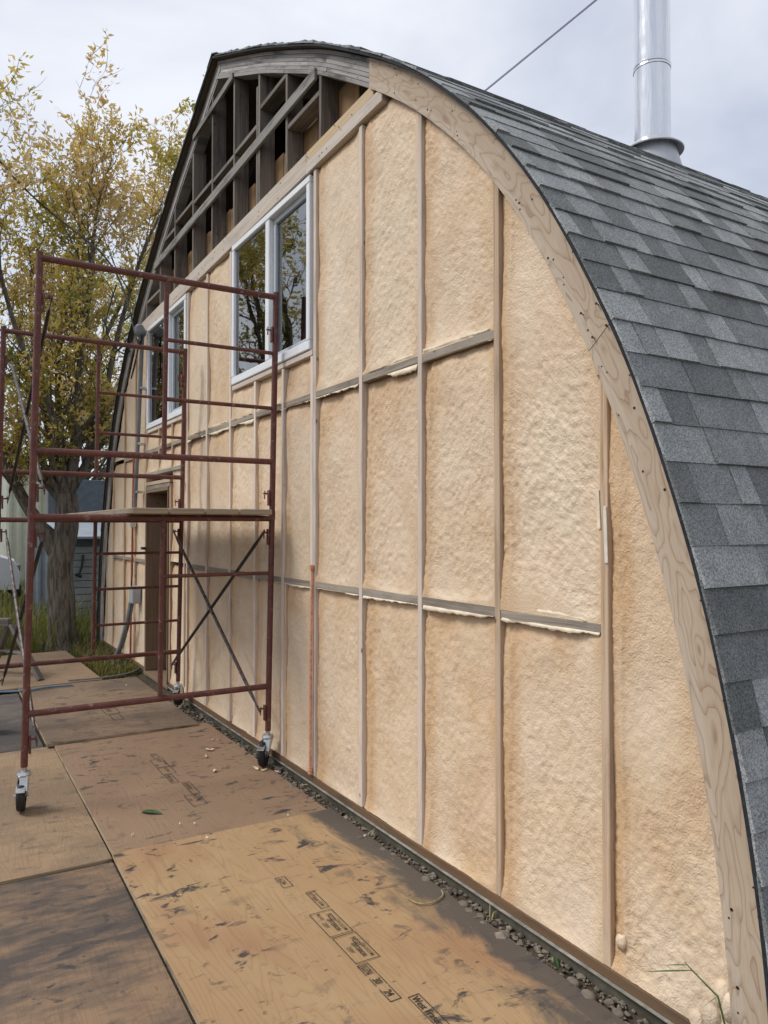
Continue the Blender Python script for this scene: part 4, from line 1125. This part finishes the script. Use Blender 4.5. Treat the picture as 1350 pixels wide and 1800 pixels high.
cable('cable_loop', [lp+np.array([.02, .06, .42]), lp+np.array([-.02, .0, .2]), lp+np.array([0, -.06, -.1]), lp+np.array([.03, .02, -.32]), lp+np.array([.05, .14, -.42]), lp+np.array([.06, .3, -.36]), p_t+np.array([-.3, -.05, -.45]), p_t+np.array([-.06, -.01, -.06])], .009, 'black', 'slack black cable loop hanging left of the barn eave', 'cable')

# ------------------------------------------------------------------ gravel, stones and weeds along the wall
_n = 260; _m = 7; _v = []; _f = []
for j in range(_m):
    for i in range(_n):
        x = -9.0+7.9*i/(_n-1); y = -.20+.205*j/(_m-1)
        _v.append((x, y, -.118+.012*float(vnoise(np.array([x*9.]), np.array([y*22.]), 3)[0])+.010*float(vnoise(np.array([x*33.]), np.array([y*60.]), 8)[0])+.012*j/(_m-1)))
for j in range(_m-1):
    for i in range(_n-1): a_ = j*_n+i; _f.append([a_, a_+1, a_+_n+1, a_+_n])
tag(mobj('soil_strip', _v, _f, MAT['ground'], smooth=True), kind='structure')
def icos(sub=1):
    bm = bmesh.new(); bmesh.ops.create_icosphere(bm, subdivisions=sub, radius=1.0)
    v = np.array([tuple(x.co) for x in bm.verts]); f = [[x.index for x in q.verts] for q in bm.faces]; bm.free(); return v, f
IV, IF = icos(2)
IV1, IF1 = icos(1)
def gravel(name, n, x0, x1, yfun, size, label):
    vs = []; fs = []
    for i in range(n):
        x = rng.uniform(x0, x1); y = yfun(x); r = size*math.exp(rng.gauss(0, .45))
        sc_ = np.array([rng.uniform(.8, 1.5), rng.uniform(.7, 1.2), rng.uniform(.45, .8)])*r
        q = rng.uniform(0, 6.28); c, s = math.cos(q), math.sin(q)
        v = IV1*(1+.22*nrng.standard_normal((len(IV1), 1)))*sc_
        v = np.c_[v[:, 0]*c-v[:, 1]*s, v[:, 0]*s+v[:, 1]*c, v[:, 2]]+np.array([x, y, -.112+.012*max(0., (y+.2)/.2)+r*.2])
        n0 = len(vs); vs += v.tolist(); fs += [[a_+n0 for a_ in q_] for q_ in IF1]
    o = mobj(name, vs, fs, MAT['stone']); tag(o, label, 'gravel', kind='stuff'); return o
gravel('gravel', 1900, -7.7, -1.25, lambda x: rng.uniform(-.12, .0), 0.0075, 'loose gravel strip between wall and plywood')
stones = [(1, (-1.86, -.055)), (1, (-1.98, -.075)), (1, (-2.07, -.06)), (1, (-2.45, -.07)), (1, (-2.62, -.06)), (1, (-2.68, -.075)), (1, (-2.74, -.06)), (1, (-3.02, -.07)), (1, (-3.34, -.06)), (1, (-3.42, -.075))]
sl_ = ('pale pebble at the wall foot closest to the bottom right corner', 'flat grey pebble by the outer stud foot', 'small round pebble beside the flat grey one', 'brown pebble under the second stud from the right',
       'pale pebble, first of three in a row by the curb', 'grey pebble in the middle of three by the curb', 'darker pebble, last of three in a row by the curb', 'pebble below the third stud from the right', 'pebble half buried under the plywood edge', 'rounded pebble farthest along the curb')
for (k_, (x, y)), lb in zip(stones, sl_):
    r = rng.uniform(.018, .027); v = IV*(1+.10*np.array([[float(vnoise(np.array([p[0]*2.+x*9]), np.array([p[1]*2.+p[2]]), 5)[0])] for p in IV])*2)*np.array([r*1.25, r, r*.75])
    o = mobj('pebble', v+np.array([x, y, -.112+r*.55]), IF, MAT['stone'], None, smooth=True, at_base=True); tag(o, lb, 'pebble', 'larger pebbles at the foot of the wall')

def blade(m, p, d, L, w, droop=.5, seg=5):
    """one leaf blade with a folded midrib"""
    p = np.array(p, float); d = np.array(d, float); d /= np.linalg.norm(d)
    side = np.cross(d, [0, 0, 1.]); side /= (np.linalg.norm(side)+1e-6); vs = []
    for i in range(seg+1):
        t_ = i/seg; c = p+d*L*t_+np.array([0, 0, -droop*L*t_*t_]); ww = w*math.sin(math.pi*min(.999, (.12+.88*t_)))**.8*(1-t_*.2)
        if i == seg: ww = .0005
        vs += [c-side*ww, c+np.array([0, 0, -ww*.35]), c+side*ww]
    fs = []
    for i in range(seg):
        a_ = i*3; fs += [[a_, a_+1, a_+4, a_+3], [a_+1, a_+2, a_+5, a_+4]]
    m.add(vs, fs)
wb = at_y(1300, 1805, -.06); wb[2] = gz
weed = empty('weed', wb, 'green grassy weed with long blades at the bottom right corner', 'weed')
e1 = at_y(1262, 1752, -.07); e2 = at_y(1217, 1706, -.085)
MB().tube([wb, wb+np.array([-.0, .0, .08]), e1, e2, e2+np.array([-.02, -.01, .02])], [.004, .004, .003, .002, .001], 6).build('stem', MAT['weed'], weed, smooth=True)
m = MB(); tip = at_y(1128, 1706, -.10); blade(m, e2, tip-e2, np.linalg.norm(tip-e2), .0085, .02); m.build('leaf', MAT['weed'], weed)
m = MB(); tip = at_y(1166, 1695, -.09); st_ = at_y(1208, 1696, -.085); blade(m, st_, tip-st_, np.linalg.norm(tip-st_), .006, .03); m.build('leaf', MAT['weed'], weed)
m = MB(); tip = at_y(1235, 1764, -.08); blade(m, e1, tip-e1, np.linalg.norm(tip-e1), .006, .2); m.build('leaf', MAT['weed'], weed)
for i in range(7):
    m = MB(); q = rng.uniform(0, 6.28); blade(m, wb+np.array([rng.uniform(-.05, .05), rng.uniform(-.04, .04), .02]), (math.cos(q)*.5-.2, math.sin(q)*.4-.2, 1.0), rng.uniform(.14, .26), .005, .55)
    m.build('leaf', MAT['weed' if i % 3 else 'weed_dry'], weed)
def small_weed(x, y, h, n, dry, label):
    o = empty('weed', (x, y, gz), label, 'weed', 'small weeds along the curb')
    for i in range(n):
        m = MB(); q = rng.uniform(0, 6.28)
        blade(m, (x+rng.uniform(-.015, .015), y+rng.uniform(-.01, .01), gz+.01), (math.cos(q)*.6, math.sin(q)*.5-.25, 1.0), h*rng.uniform(.6, 1.1), .003 if dry else .010, .5)
        m.build('leaf', MAT['weed_dry' if dry else 'weed'], o)
small_weed(-1.72, -.055, .11, 5, False, 'broad leaved green weed in the gravel near the outermost stud')
small_weed(-2.60, -.03, .16, 7, True, 'straw coloured dry weed at the second stud from the right')
small_weed(-3.62, -.05, .14, 8, True, 'dry weed tuft by the curb below the fourth stud')
small_weed(-2.16, -.05, .12, 3, False, 'tall single leaf weed at the curb between the first two studs')
# foam overspill heap in the corner
def lump(name, c, r, mat, parent, seed):
    v = IV*(1+.5*np.array([[float(fbm(np.array([p[0]*1.7+seed]), np.array([p[1]*1.7+p[2]*1.3]), seed, 3)[0])] for p in IV]))*np.array(r)
    return mobj(name, v+np.array(c), IF, MAT[mat], parent, smooth=True, tone=[.1]*len(IV), tone_dom='POINT')
for i, (px, py, r) in enumerate(((1270, 1748, .040), (1285, 1770, .05), (1250, 1785, .045), (1225, 1795, .04), (1092, 1655, .030))):
    c = at_y(px, py, .006); lump('foam_lump', c, (r*.8, r*.45, r), 'foam', barn, 31+i)

# ------------------------------------------------------------------ litter on the sheets
def scrap(px, py, L, label, mat='scrap', z=PZ+.004, group='foam scraps scattered on the plywood', name='foam_scrap', cat='scrap'):
    c = at_z(px, py, z); n = 9; q = rng.uniform(0, 6.28); vs = [c+np.array([0, 0, .006])]
    for i in range(n):
        a_ = 2*math.pi*i/n; r = L*rng.uniform(.45, 1.0); x, y = r*math.cos(a_), r*.42*math.sin(a_)
        vs.append(c+np.array([x*math.cos(q)-y*math.sin(q), x*math.sin(q)+y*math.cos(q), rng.uniform(0, .012)]))
    vs2 = [v-np.array([0, 0, .003]) for v in vs]
    fs = [[0, 1+i, 1+(i+1) % n] for i in range(n)]+[[n+1, n+2+(i+1) % n, n+2+i] for i in range(n)]+[[1+i, n+2+i, n+2+(i+1) % n, 1+(i+1) % n] for i in range(n)]
    o = mobj(name, [tuple(v) for v in vs+vs2], fs, MAT[mat], None, at_base=True); tag(o, label, cat, group); return o
for px, py, L, lb in ((378, 1355, .04, 'curled foam scrap on the reddish sheet left of the near caster'), (369, 1318, .05, 'largest foam scrap on the reddish sheet, above the curled one'), (362, 1330, .03, 'foam scrap touching the largest one on the reddish sheet'),
                      (450, 1350, .05, 'long foam scrap just left of the near wheel'), (463, 1354, .028, 'foam scrap right against the near wheel'), (488, 1357, .026, 'foam scrap under the wall edge right of the near wheel'), (537, 1381, .028, 'foam scrap on the curb below the copper pipe'),
                      (373, 1301, .018, 'small foam scrap behind the largest one'), (385, 1300, .018, 'tiny foam scrap nearest the wall on the reddish sheet')):
    scrap(px, py, L, lb)
for px, py, lb in ((233, 1468, 'white chip nearest the front of the reddish sheet'), (316, 1449, 'white chip in the middle of the reddish sheet'), (342, 1448, 'white chip right of the middle one'), (364, 1473, 'white chip on the joint with the golden sheet'),
                   (506, 1434, 'pale chip near the wall at the sheet joint'), (641, 1470, 'white splinter on the dirty corner of the golden sheet'), (222, 1205, 'pale chip on the brown sheet below the door'), (305, 1255, 'pale chip below the far caster')):
    scrap(px, py, .012, lb, 'scrap_w', PZ+.004 if py > 1260 else PZ+.022, 'white chips on the plywood', 'wood_chip', 'chip')
for i in range(16):
    px, py = rng.uniform(300, 1040), rng.uniform(1560, 1790)
    if px > 700 + (py-1520)*1.05: continue
# fallen leaf and twig
lc = at_z(267, 1428, PZ+.004); m = MB(); blade(m, lc-np.array([.05, .045, 0]), (.7, .75, .2), .14, .028, .25, 6)
tag(m.build('fallen_leaf', MAT['weed'], None, at_base=True), 'green fallen leaf lying on the reddish plywood', 'leaf')
tw = [at_z(px, py, PZ+.008) for px, py in ((715, 1578), (735, 1588), (760, 1586), (778, 1574), (776, 1565))]
cable('twig', tw, .0035, 'weed_dry', 'thin curved twig on the golden plywood sheet', 'twig', 5, 5)
c_ = at_z(640, 1470, PZ); 

# ------------------------------------------------------------------ trees
def smooth_path(pts, sub=5):
    P_ = [np.array(p, float) for p in pts]; out = []
    for i in range(len(P_)-1):
        a_, b_, c_, d_ = P_[max(0, i-1)], P_[i], P_[i+1], P_[min(len(P_)-1, i+2)]
        for t_ in np.linspace(0, 1, sub, endpoint=False):
            out.append(.5*((2*b_)+(-a_+c_)*t_+(2*a_-5*b_+4*c_-d_)*t_**2+(-a_+3*b_-3*c_+d_)*t_**3))
    out.append(P_[-1]); return out

def tree(name, base, stems, label, leafmat, dens, leafL, seed, tone_mu, spread=1.0, lev=3, group=None, fullz=1.5, twig_len=.5):
    r = random.Random(seed); nr = np.random.default_rng(seed)
    root = empty(name, base, label, 'tree', group)
    wood = MB(); tips = []; base = np.array(base, float)
    def branch(p, d, L, rad, level):
        n = 5; pts = [p]; rr = [rad]; dd = d/np.linalg.norm(d)
        for i in range(n):
            dd = dd+np.array([r.gauss(0, .13), r.gauss(0, .13), r.gauss(.05, .10)]); dd /= np.linalg.norm(dd)
            pts.append(pts[-1]+dd*L/n); rr.append(rad*(1-.8*(i+1)/n))
        wood.tube(pts, rr, 6 if rad > .02 else 3, cap=False)
        if level == 0:
            for i in range(1, n+1): tips.append((pts[i], dd, L/n))
        else:
            k_ = 4 if level == 2 else 3
            for i in range(k_):
                t_ = (.25+.75*(i+r.random()*.6)/k_)*n; j = min(n-1, int(t_)); q = pts[j]+(pts[j+1]-pts[j])*(t_-j)
                an = r.uniform(0, 6.28); o_ = np.array([math.cos(an), math.sin(an), r.uniform(-.1, .6)])
                branch(q, dd*.75+o_*.75*spread, L*r.uniform(.42, .68), max(.004, rr[j]*.6), level-1)
            tips.append((pts[-1], dd, L/n))
    for pts, r0, r1 in stems:
        P_ = smooth_path([base+np.array(p) for p in pts], 6); m_ = len(P_)
        rr = [r0+(r1-r0)*(i/(m_-1))**.8 for i in range(m_)]
        if np.linalg.norm(P_[0]-base) < .05: rr[0] *= 1.55; rr[1] *= 1.22; rr[2] *= 1.08
        wood.tube(P_, rr, 14 if r0 > .08 else 8, cap=False)
        for i in range(3, m_):
            if P_[i][2]-base[2] < fullz: continue
            nb = 1 if i < m_-1 else 3
            for _ in range(nb):
                dd = P_[i]-P_[i-1]; dd /= np.linalg.norm(dd); an = r.uniform(0, 6.28)
                o_ = np.array([math.cos(an), math.sin(an), r.uniform(.0, .6)])
                branch(P_[i], dd*.8+o_*.8*spread, r.uniform(.7, 1.35)*twig_len*2, max(.008, rr[i]*.45), lev-1)
    wood.build('trunk', MAT['bark'], root, smooth=True)
    # leaves hung along the outer twigs
    T_ = len(tips); N = int(dens*T_)
    idx = nr.integers(0, T_, N); tp = np.array([t[0] for t in tips])[idx]; td = np.array([t[1] for t in tips])[idx]; tl = np.array([t[2] for t in tips])[idx]
    pos = tp - td*(nr.random(N)*tl)[:, None] + nr.normal(0, .035, (N, 3))
    d = td*.6 + nr.normal(0, .65, (N, 3)) + np.array([0, 0, -.25]); d /= np.linalg.norm(d, axis=1)[:, None]
    s = np.cross(d, nr.normal(0, 1, (N, 3))); s /= np.linalg.norm(s, axis=1)[:, None]; nn = np.cross(d, s)
    L = leafL*np.exp(nr.normal(0, .25, N))[:, None]; W_ = L*.20
    v = np.stack([pos, pos+d*L*.42+s*W_+nn*W_*.35, pos+d*L+nn*L*nr.normal(-.08, .12, (N, 1)), pos+d*L*.42-s*W_+nn*W_*.35], 1).reshape(-1, 3)
    f = np.arange(4*N).reshape(N, 4)
    f = np.concatenate([f[:, [0, 1, 2]], f[:, [0, 2, 3]]])
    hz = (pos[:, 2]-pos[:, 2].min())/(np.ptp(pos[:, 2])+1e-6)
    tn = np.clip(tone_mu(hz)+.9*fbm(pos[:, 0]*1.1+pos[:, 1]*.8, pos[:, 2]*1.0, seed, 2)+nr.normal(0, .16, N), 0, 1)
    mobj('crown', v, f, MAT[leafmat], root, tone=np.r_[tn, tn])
    return root, N, T_
RX, RY = Rv[0]/math.hypot(Rv[0], Rv[1]), Rv[1]/math.hypot(Rv[0], Rv[1])
FX, FY = -RY, RX
def rp(a_, dep, z): return (RX*a_+FX*dep, RY*a_+FY*dep, z)     # right, away, up
tb_ = at_z(112, 1140, gz)
st = [([rp(0, 0, 0), rp(-.03, 0, .6), rp(-.06, 0, 1.2), rp(.03, .0, 1.75), rp(.02, 0, 2.2)], .20, .15),
      ([rp(-.06, 0, 1.25), rp(-.28, -.1, 1.7), rp(-.62, -.15, 2.3), rp(-.95, -.2, 3.2), rp(-1.25, -.3, 4.4), rp(-1.3, -.3, 5.4)], .125, .02),
      ([rp(.02, 0, 2.1), rp(-.12, .1, 3.0), rp(-.2, .2, 4.3), rp(-.05, .2, 5.2), rp(.1, .2, 6.1)], .075, .012),
      ([rp(.02, 0, 2.15), rp(.2, -.1, 2.9), rp(.28, -.2, 4.0), rp(.42, -.2, 5.2), rp(.42, -.1, 5.9), rp(.55, -.1, 6.7)], .085, .012),
      ([rp(.02, 0, 2.1), rp(.35, .2, 3.0), rp(.62, .3, 4.5), rp(1.0, .3, 5.8), rp(1.45, .3, 6.7)], .07, .010),
      ([rp(.0, 0, 2.1), rp(-.35, .3, 3.0), rp(-.7, .5, 4.4), rp(-.75, .5, 5.5), rp(-.55, .5, 6.1)], .07, .010),
      ([rp(.0, 0, 2.15), rp(.0, .4, 3.2), rp(.2, .9, 4.6), rp(.5, 1.3, 5.7), rp(.8, 1.4, 6.5)], .065, .010),
      ([rp(.0, 0, 2.2), rp(.05, -.5, 3.2), rp(-.2, -1.0, 4.2), rp(-.3, -1.4, 5.2), rp(-.3, -1.5, 6.0)], .065, .010)]
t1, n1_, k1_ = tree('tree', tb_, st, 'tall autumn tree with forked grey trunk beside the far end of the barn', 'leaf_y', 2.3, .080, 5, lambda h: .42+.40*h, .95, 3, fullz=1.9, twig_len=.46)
st = [([(0, 0, 0), (.05, .1, 1.5), (.1, .2, 3.0)], .17, .12), ([(.1, .2, 3), (.3, .5, 5), (.3, .9, 7), (.4, 1.2, 9.0)], .10, .012), ([(.1, .2, 2.8), (-.4, .6, 5), (-.5, 1.0, 7.2), (-.4, 1.3, 8.6)], .09, .012),
      ([(.1, .2, 2.9), (.9, -.2, 4.6), (1.4, -.3, 6.6)], .08, .012), ([(.1, .2, 2.9), (-.6, -.6, 4.8), (-1.0, -.9, 7.0)], .08, .012), ([(.1, .2, 3), (.6, 1.2, 5.0), (.7, 1.7, 7)], .07, .012)]
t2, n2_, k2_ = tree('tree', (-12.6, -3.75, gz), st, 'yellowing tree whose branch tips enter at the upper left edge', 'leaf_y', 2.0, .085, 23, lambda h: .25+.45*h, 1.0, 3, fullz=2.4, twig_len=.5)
st = [([(0, 0, 0), (.0, .1, 1.5), (.0, .2, 3.0)], .16, .11), ([(0, .2, 3), (.3, .4, 5), (.4, .6, 7)], .09, .012), ([(0, .2, 2.8), (-.6, .8, 4.6), (-.8, 1.4, 6.2)], .09, .012), ([(0, .2, 2.6), (.5, -.6, 4.4), (.7, -1.2, 6)], .09, .012), ([(0, .2, 2.4), (.8, .9, 3.6), (1.0, 1.8, 5)], .07, .012)]
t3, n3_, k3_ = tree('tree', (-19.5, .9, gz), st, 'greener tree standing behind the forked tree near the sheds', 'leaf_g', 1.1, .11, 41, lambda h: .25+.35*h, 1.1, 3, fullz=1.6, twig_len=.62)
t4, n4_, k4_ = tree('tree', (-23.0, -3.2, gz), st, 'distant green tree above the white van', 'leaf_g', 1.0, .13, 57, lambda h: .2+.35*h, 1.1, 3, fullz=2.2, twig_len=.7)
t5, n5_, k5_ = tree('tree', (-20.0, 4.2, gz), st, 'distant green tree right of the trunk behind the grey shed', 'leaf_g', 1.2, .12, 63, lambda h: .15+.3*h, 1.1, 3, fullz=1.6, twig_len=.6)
print('LEAVES', n1_, n2_, n3_, n4_, k1_, k2_)

# ------------------------------------------------------------------ sheds, van, grass in the background
def ribbed(name, a_, b_, z0, z1, mat, parent, pitch=.10, dep=.025, horiz=False):
    a_ = np.array(a_, float); b_ = np.array(b_, float); d_ = b_-a_; L = np.linalg.norm(d_[:2]); d_ = d_/L; nrm = np.array([d_[1], -d_[0], 0])
    vs = []; fs = []
    if not horiz:
        n = int(L/pitch*4); 
        for i in range(n+1):
            o_ = dep if (i % 4) in (1, 2) else 0; p = a_+d_*(L*i/n)+nrm*o_; vs += [(p[0], p[1], z0), (p[0], p[1], z1)]
        for i in range(n): fs.append([2*i, 2*i+2, 2*i+3, 2*i+1])
        return mobj(name, vs, fs, mat, parent)
    n = int((z1-z0)/pitch)
    for i in range(n):
        za, zc = z0+i*pitch, z0+(i+1)*pitch
        m = MB(); p, q = a_+nrm*(dep*.4), b_+nrm*(dep*.4)
        m.beam((p[0], p[1], (za+zc)/2), (q[0], q[1], (za+zc)/2), dep, pitch-.012, nrm, .004); m.build(name, mat, parent)
shA = empty('shed', (-21, -1.0, gz), 'cream ribbed metal shed wall behind the white van', 'shed')
pa, pb = at_x(18, 1030, -21), at_x(54, 1030, -21)
MB().box(-23, -21.05, pa[1]-.1, pb[1]+.6, gz, 3.0, .02).build('shed_body', MAT['rib_cream'], shA)
ribbed('ribbed_wall', (-21, pa[1]-.1, 0), (-21, pb[1]+.6, 0), gz, 3.0, MAT['rib_cream'], shA, .22, .04)
MB().box(-23.2, -20.9, pa[1]-.2, pb[1]+.7, 3.0, 3.12, .02).build('roof', MAT['rib_grey'], shA)
shB = empty('metal_panel_fence', (-15.6, -.35, gz), 'blue grey ribbed metal fence left of the trunk', 'fence')
pa, pb = at_x(50, 1080, -15.6), at_x(92, 1080, -15.6)
ribbed('ribbed_sheet', (-15.6, pa[1]-.05, 0), (-15.6, pb[1]+.2, 0), gz, 1.35, MAT['rib_blue'], shB, .16, .03)
MB().box(-15.66, -15.62, pa[1]-.05, pb[1]+.2, 1.30, 1.37, .004).build('top_rail', MAT['rib_grey'], shB)
MB().box(-15.70, -15.64, pa[1]-.05, pa[1]+.01, gz, 1.37, .004).build('post', MAT['rib_grey'], shB)
shC = empty('shed', (-15, 1.2, gz), 'grey shed with horizontal siding and pale eave between trunk and barn', 'shed')
pa = at_x(126, 1095, -14.6); yl, yr = pa[1], pa[1]+1.9
MB().box(-17, -14.64, yl+.02, yr, gz, 1.42, .01).build('shed_body', MAT['shed_dark'], shC)
ribbed('siding_board', (-14.62, yl, 0), (-14.62, yr, 0), gz, 1.36, MAT['rib_grey'], shC, .125, .022, True)
MB().beam((-14.35, (yl+yr)/2, 1.40), (-17.1, (yl+yr)/2, 1.72), yr-yl+.3, .05, (0, 1, 0), .006).build('roof', MAT['rib_blue'], shC)
MB().box(-17.4, -17.1, yl-.1, yr+.4, gz, 2.6, .01).build('back_wall', MAT['shed_dark'], shC)
p = at_x(146, 975, -14.55); q = at_x(138, 1012, -14.55)
MB().tube([p, (p+q)/2+np.array([0, .02, 0]), q], .02, 8).tube([q+np.array([0, -.05, .03]), q+np.array([0, .05, -.02])], .03, 8).build('hanging_strap', MAT['black'], shC)
# white van nose
vx = -18.5; pn = at_x(27, 1000, vx); vy = pn[1]
van = empty('van', (vx, vy-1.6, gz), 'white van parked at the left edge beyond the plywood', 'van')
outl = [(0, .42), (.02, .75), (-.10, 1.05), (-.75, 1.28), (-1.25, 1.75), (-1.6, 2.0), (-4.2, 2.05), (-4.35, 1.8), (-4.4, .42)]
vs = []; fs = []; n = len(outl); NY = 7
prof_w = [(-.90, .86), (-.86, .96), (-.78, 1.0), (0, 1.0), (.78, 1.0), (.86, .96), (.90, .86)]
for w_, sc_ in prof_w:
    for (ly, lz_) in outl: vs.append((vx+w_, vy+(ly+2.2)*(.97+.03*sc_)-2.2, gz+.42+(lz_-.42)*(.6+.4*sc_ if sc_ < 1 else 1)))
for i in range(len(prof_w)-1):
    for j in range(n): fs.append([i*n+j, i*n+(j+1) % n, (i+1)*n+(j+1) % n, (i+1)*n+j])
fs.append(list(range(n))[::-1]); fs.append([(len(prof_w)-1)*n+j for j in range(n)])
bo = mobj('body', vs, fs, MAT['car_white'], van, smooth=True)
try: bo.data.set_sharp_from_angle(angle=R_(35))
except Exception: pass
MB().box(vx-.80, vx+.80, vy-.12, vy+.05, gz+.25, gz+.52, .03).build('bumper', MAT['black'], van)
mobj('windscreen', [(vx-.76, vy-.77, gz+1.30), (vx+.76, vy-.77, gz+1.30), (vx+.70, vy-1.22, gz+1.74), (vx-.70, vy-1.22, gz+1.74)], [[0, 1, 2, 3]], MAT['dark'], van)
for wy in (vy-.75, vy-3.5):
    for s_ in (-1, 1):
        w_ = MB().lathe((vx+s_*.82, wy, gz+.34), [(.2, -.10), (.32, -.10), (.34, -.07), (.34, .07), (.32, .10), (.2, .10)], 24, (1, 0, 0)).build('wheel', MAT['rubber'], van, smooth=True)
        MB().lathe((vx+s_*.82, wy, gz+.34), [(0, -.09), (.06, -.10), (.20, -.075), (.20, .075), (.06, .10), (0, .09)], 20, (1, 0, 0)).build('rim', MAT['chrome'], w_, smooth=True)
for s_ in (-1, 1): MB().box(vx+s_*.62-.14, vx+s_*.62+.14, vy-.16, vy+.035, gz+.78, gz+.95, .03).build('headlight', MAT['glass'], van)

def grass(n, region, hmin, hmax, label, seed, dry=.2):
    nr = np.random.default_rng(seed); P_ = region(nr, n); N = len(P_)
    H = (hmin+(hmax-hmin)*nr.random(N)**1.6); an = nr.random(N)*6.283; le = .15+.55*nr.random(N)
    dx = np.cos(an)*le*H; dy = np.sin(an)*le*H; w = .004+.006*nr.random(N); px, py = -np.sin(an)*w, np.cos(an)*w
    z = np.full(N, gz)
    b0 = np.c_[P_[:, 0]-px, P_[:, 1]-py, z]; b1 = np.c_[P_[:, 0]+px, P_[:, 1]+py, z]
    m0 = np.c_[P_[:, 0]-px*.8+dx*.35, P_[:, 1]-py*.8+dy*.35, z+H*.6]; m1 = np.c_[P_[:, 0]+px*.8+dx*.35, P_[:, 1]+py*.8+dy*.35, z+H*.6]
    t_ = np.c_[P_[:, 0]+dx, P_[:, 1]+dy, z+H*(.95-.25*le)]
    v = np.stack([b0, b1, m1, m0, t_], 1).reshape(-1, 3); i = np.arange(N)*5
    f = np.c_[i, i+1, i+2, i+3].tolist()+np.c_[i+3, i+2, i+4].tolist()
    tn = np.clip(.28+.22*nr.normal(0, 1, N)+(nr.random(N) < dry)*.5, 0, 1)
    o = mobj('grass', v, f, MAT['grass'], tone=np.r_[tn, tn]); tag(o, label, 'grass', kind='stuff')
def reg_far(nr, n):
    x = -11.3-nr.random(n)**1.5*14; y = -4.5+nr.random(n)*8.5
    return np.c_[x, y]
grass(16000, reg_far, .12, .75, 'tall tangled grass around the trunk and sheds', 3)
def reg_near(nr, n):
    x = -8.95-nr.random(n)*2.4; y = -.02-nr.random(n)**1.4*.42
    return np.c_[x, y]
grass(2600, reg_near, .03, .20, 'short weedy grass at the barn corner by the door', 5, .45)
def reg_lit(nr, n):
    return np.c_[-7.7-nr.random(n)*1.4, -.02-nr.random(n)*.2]
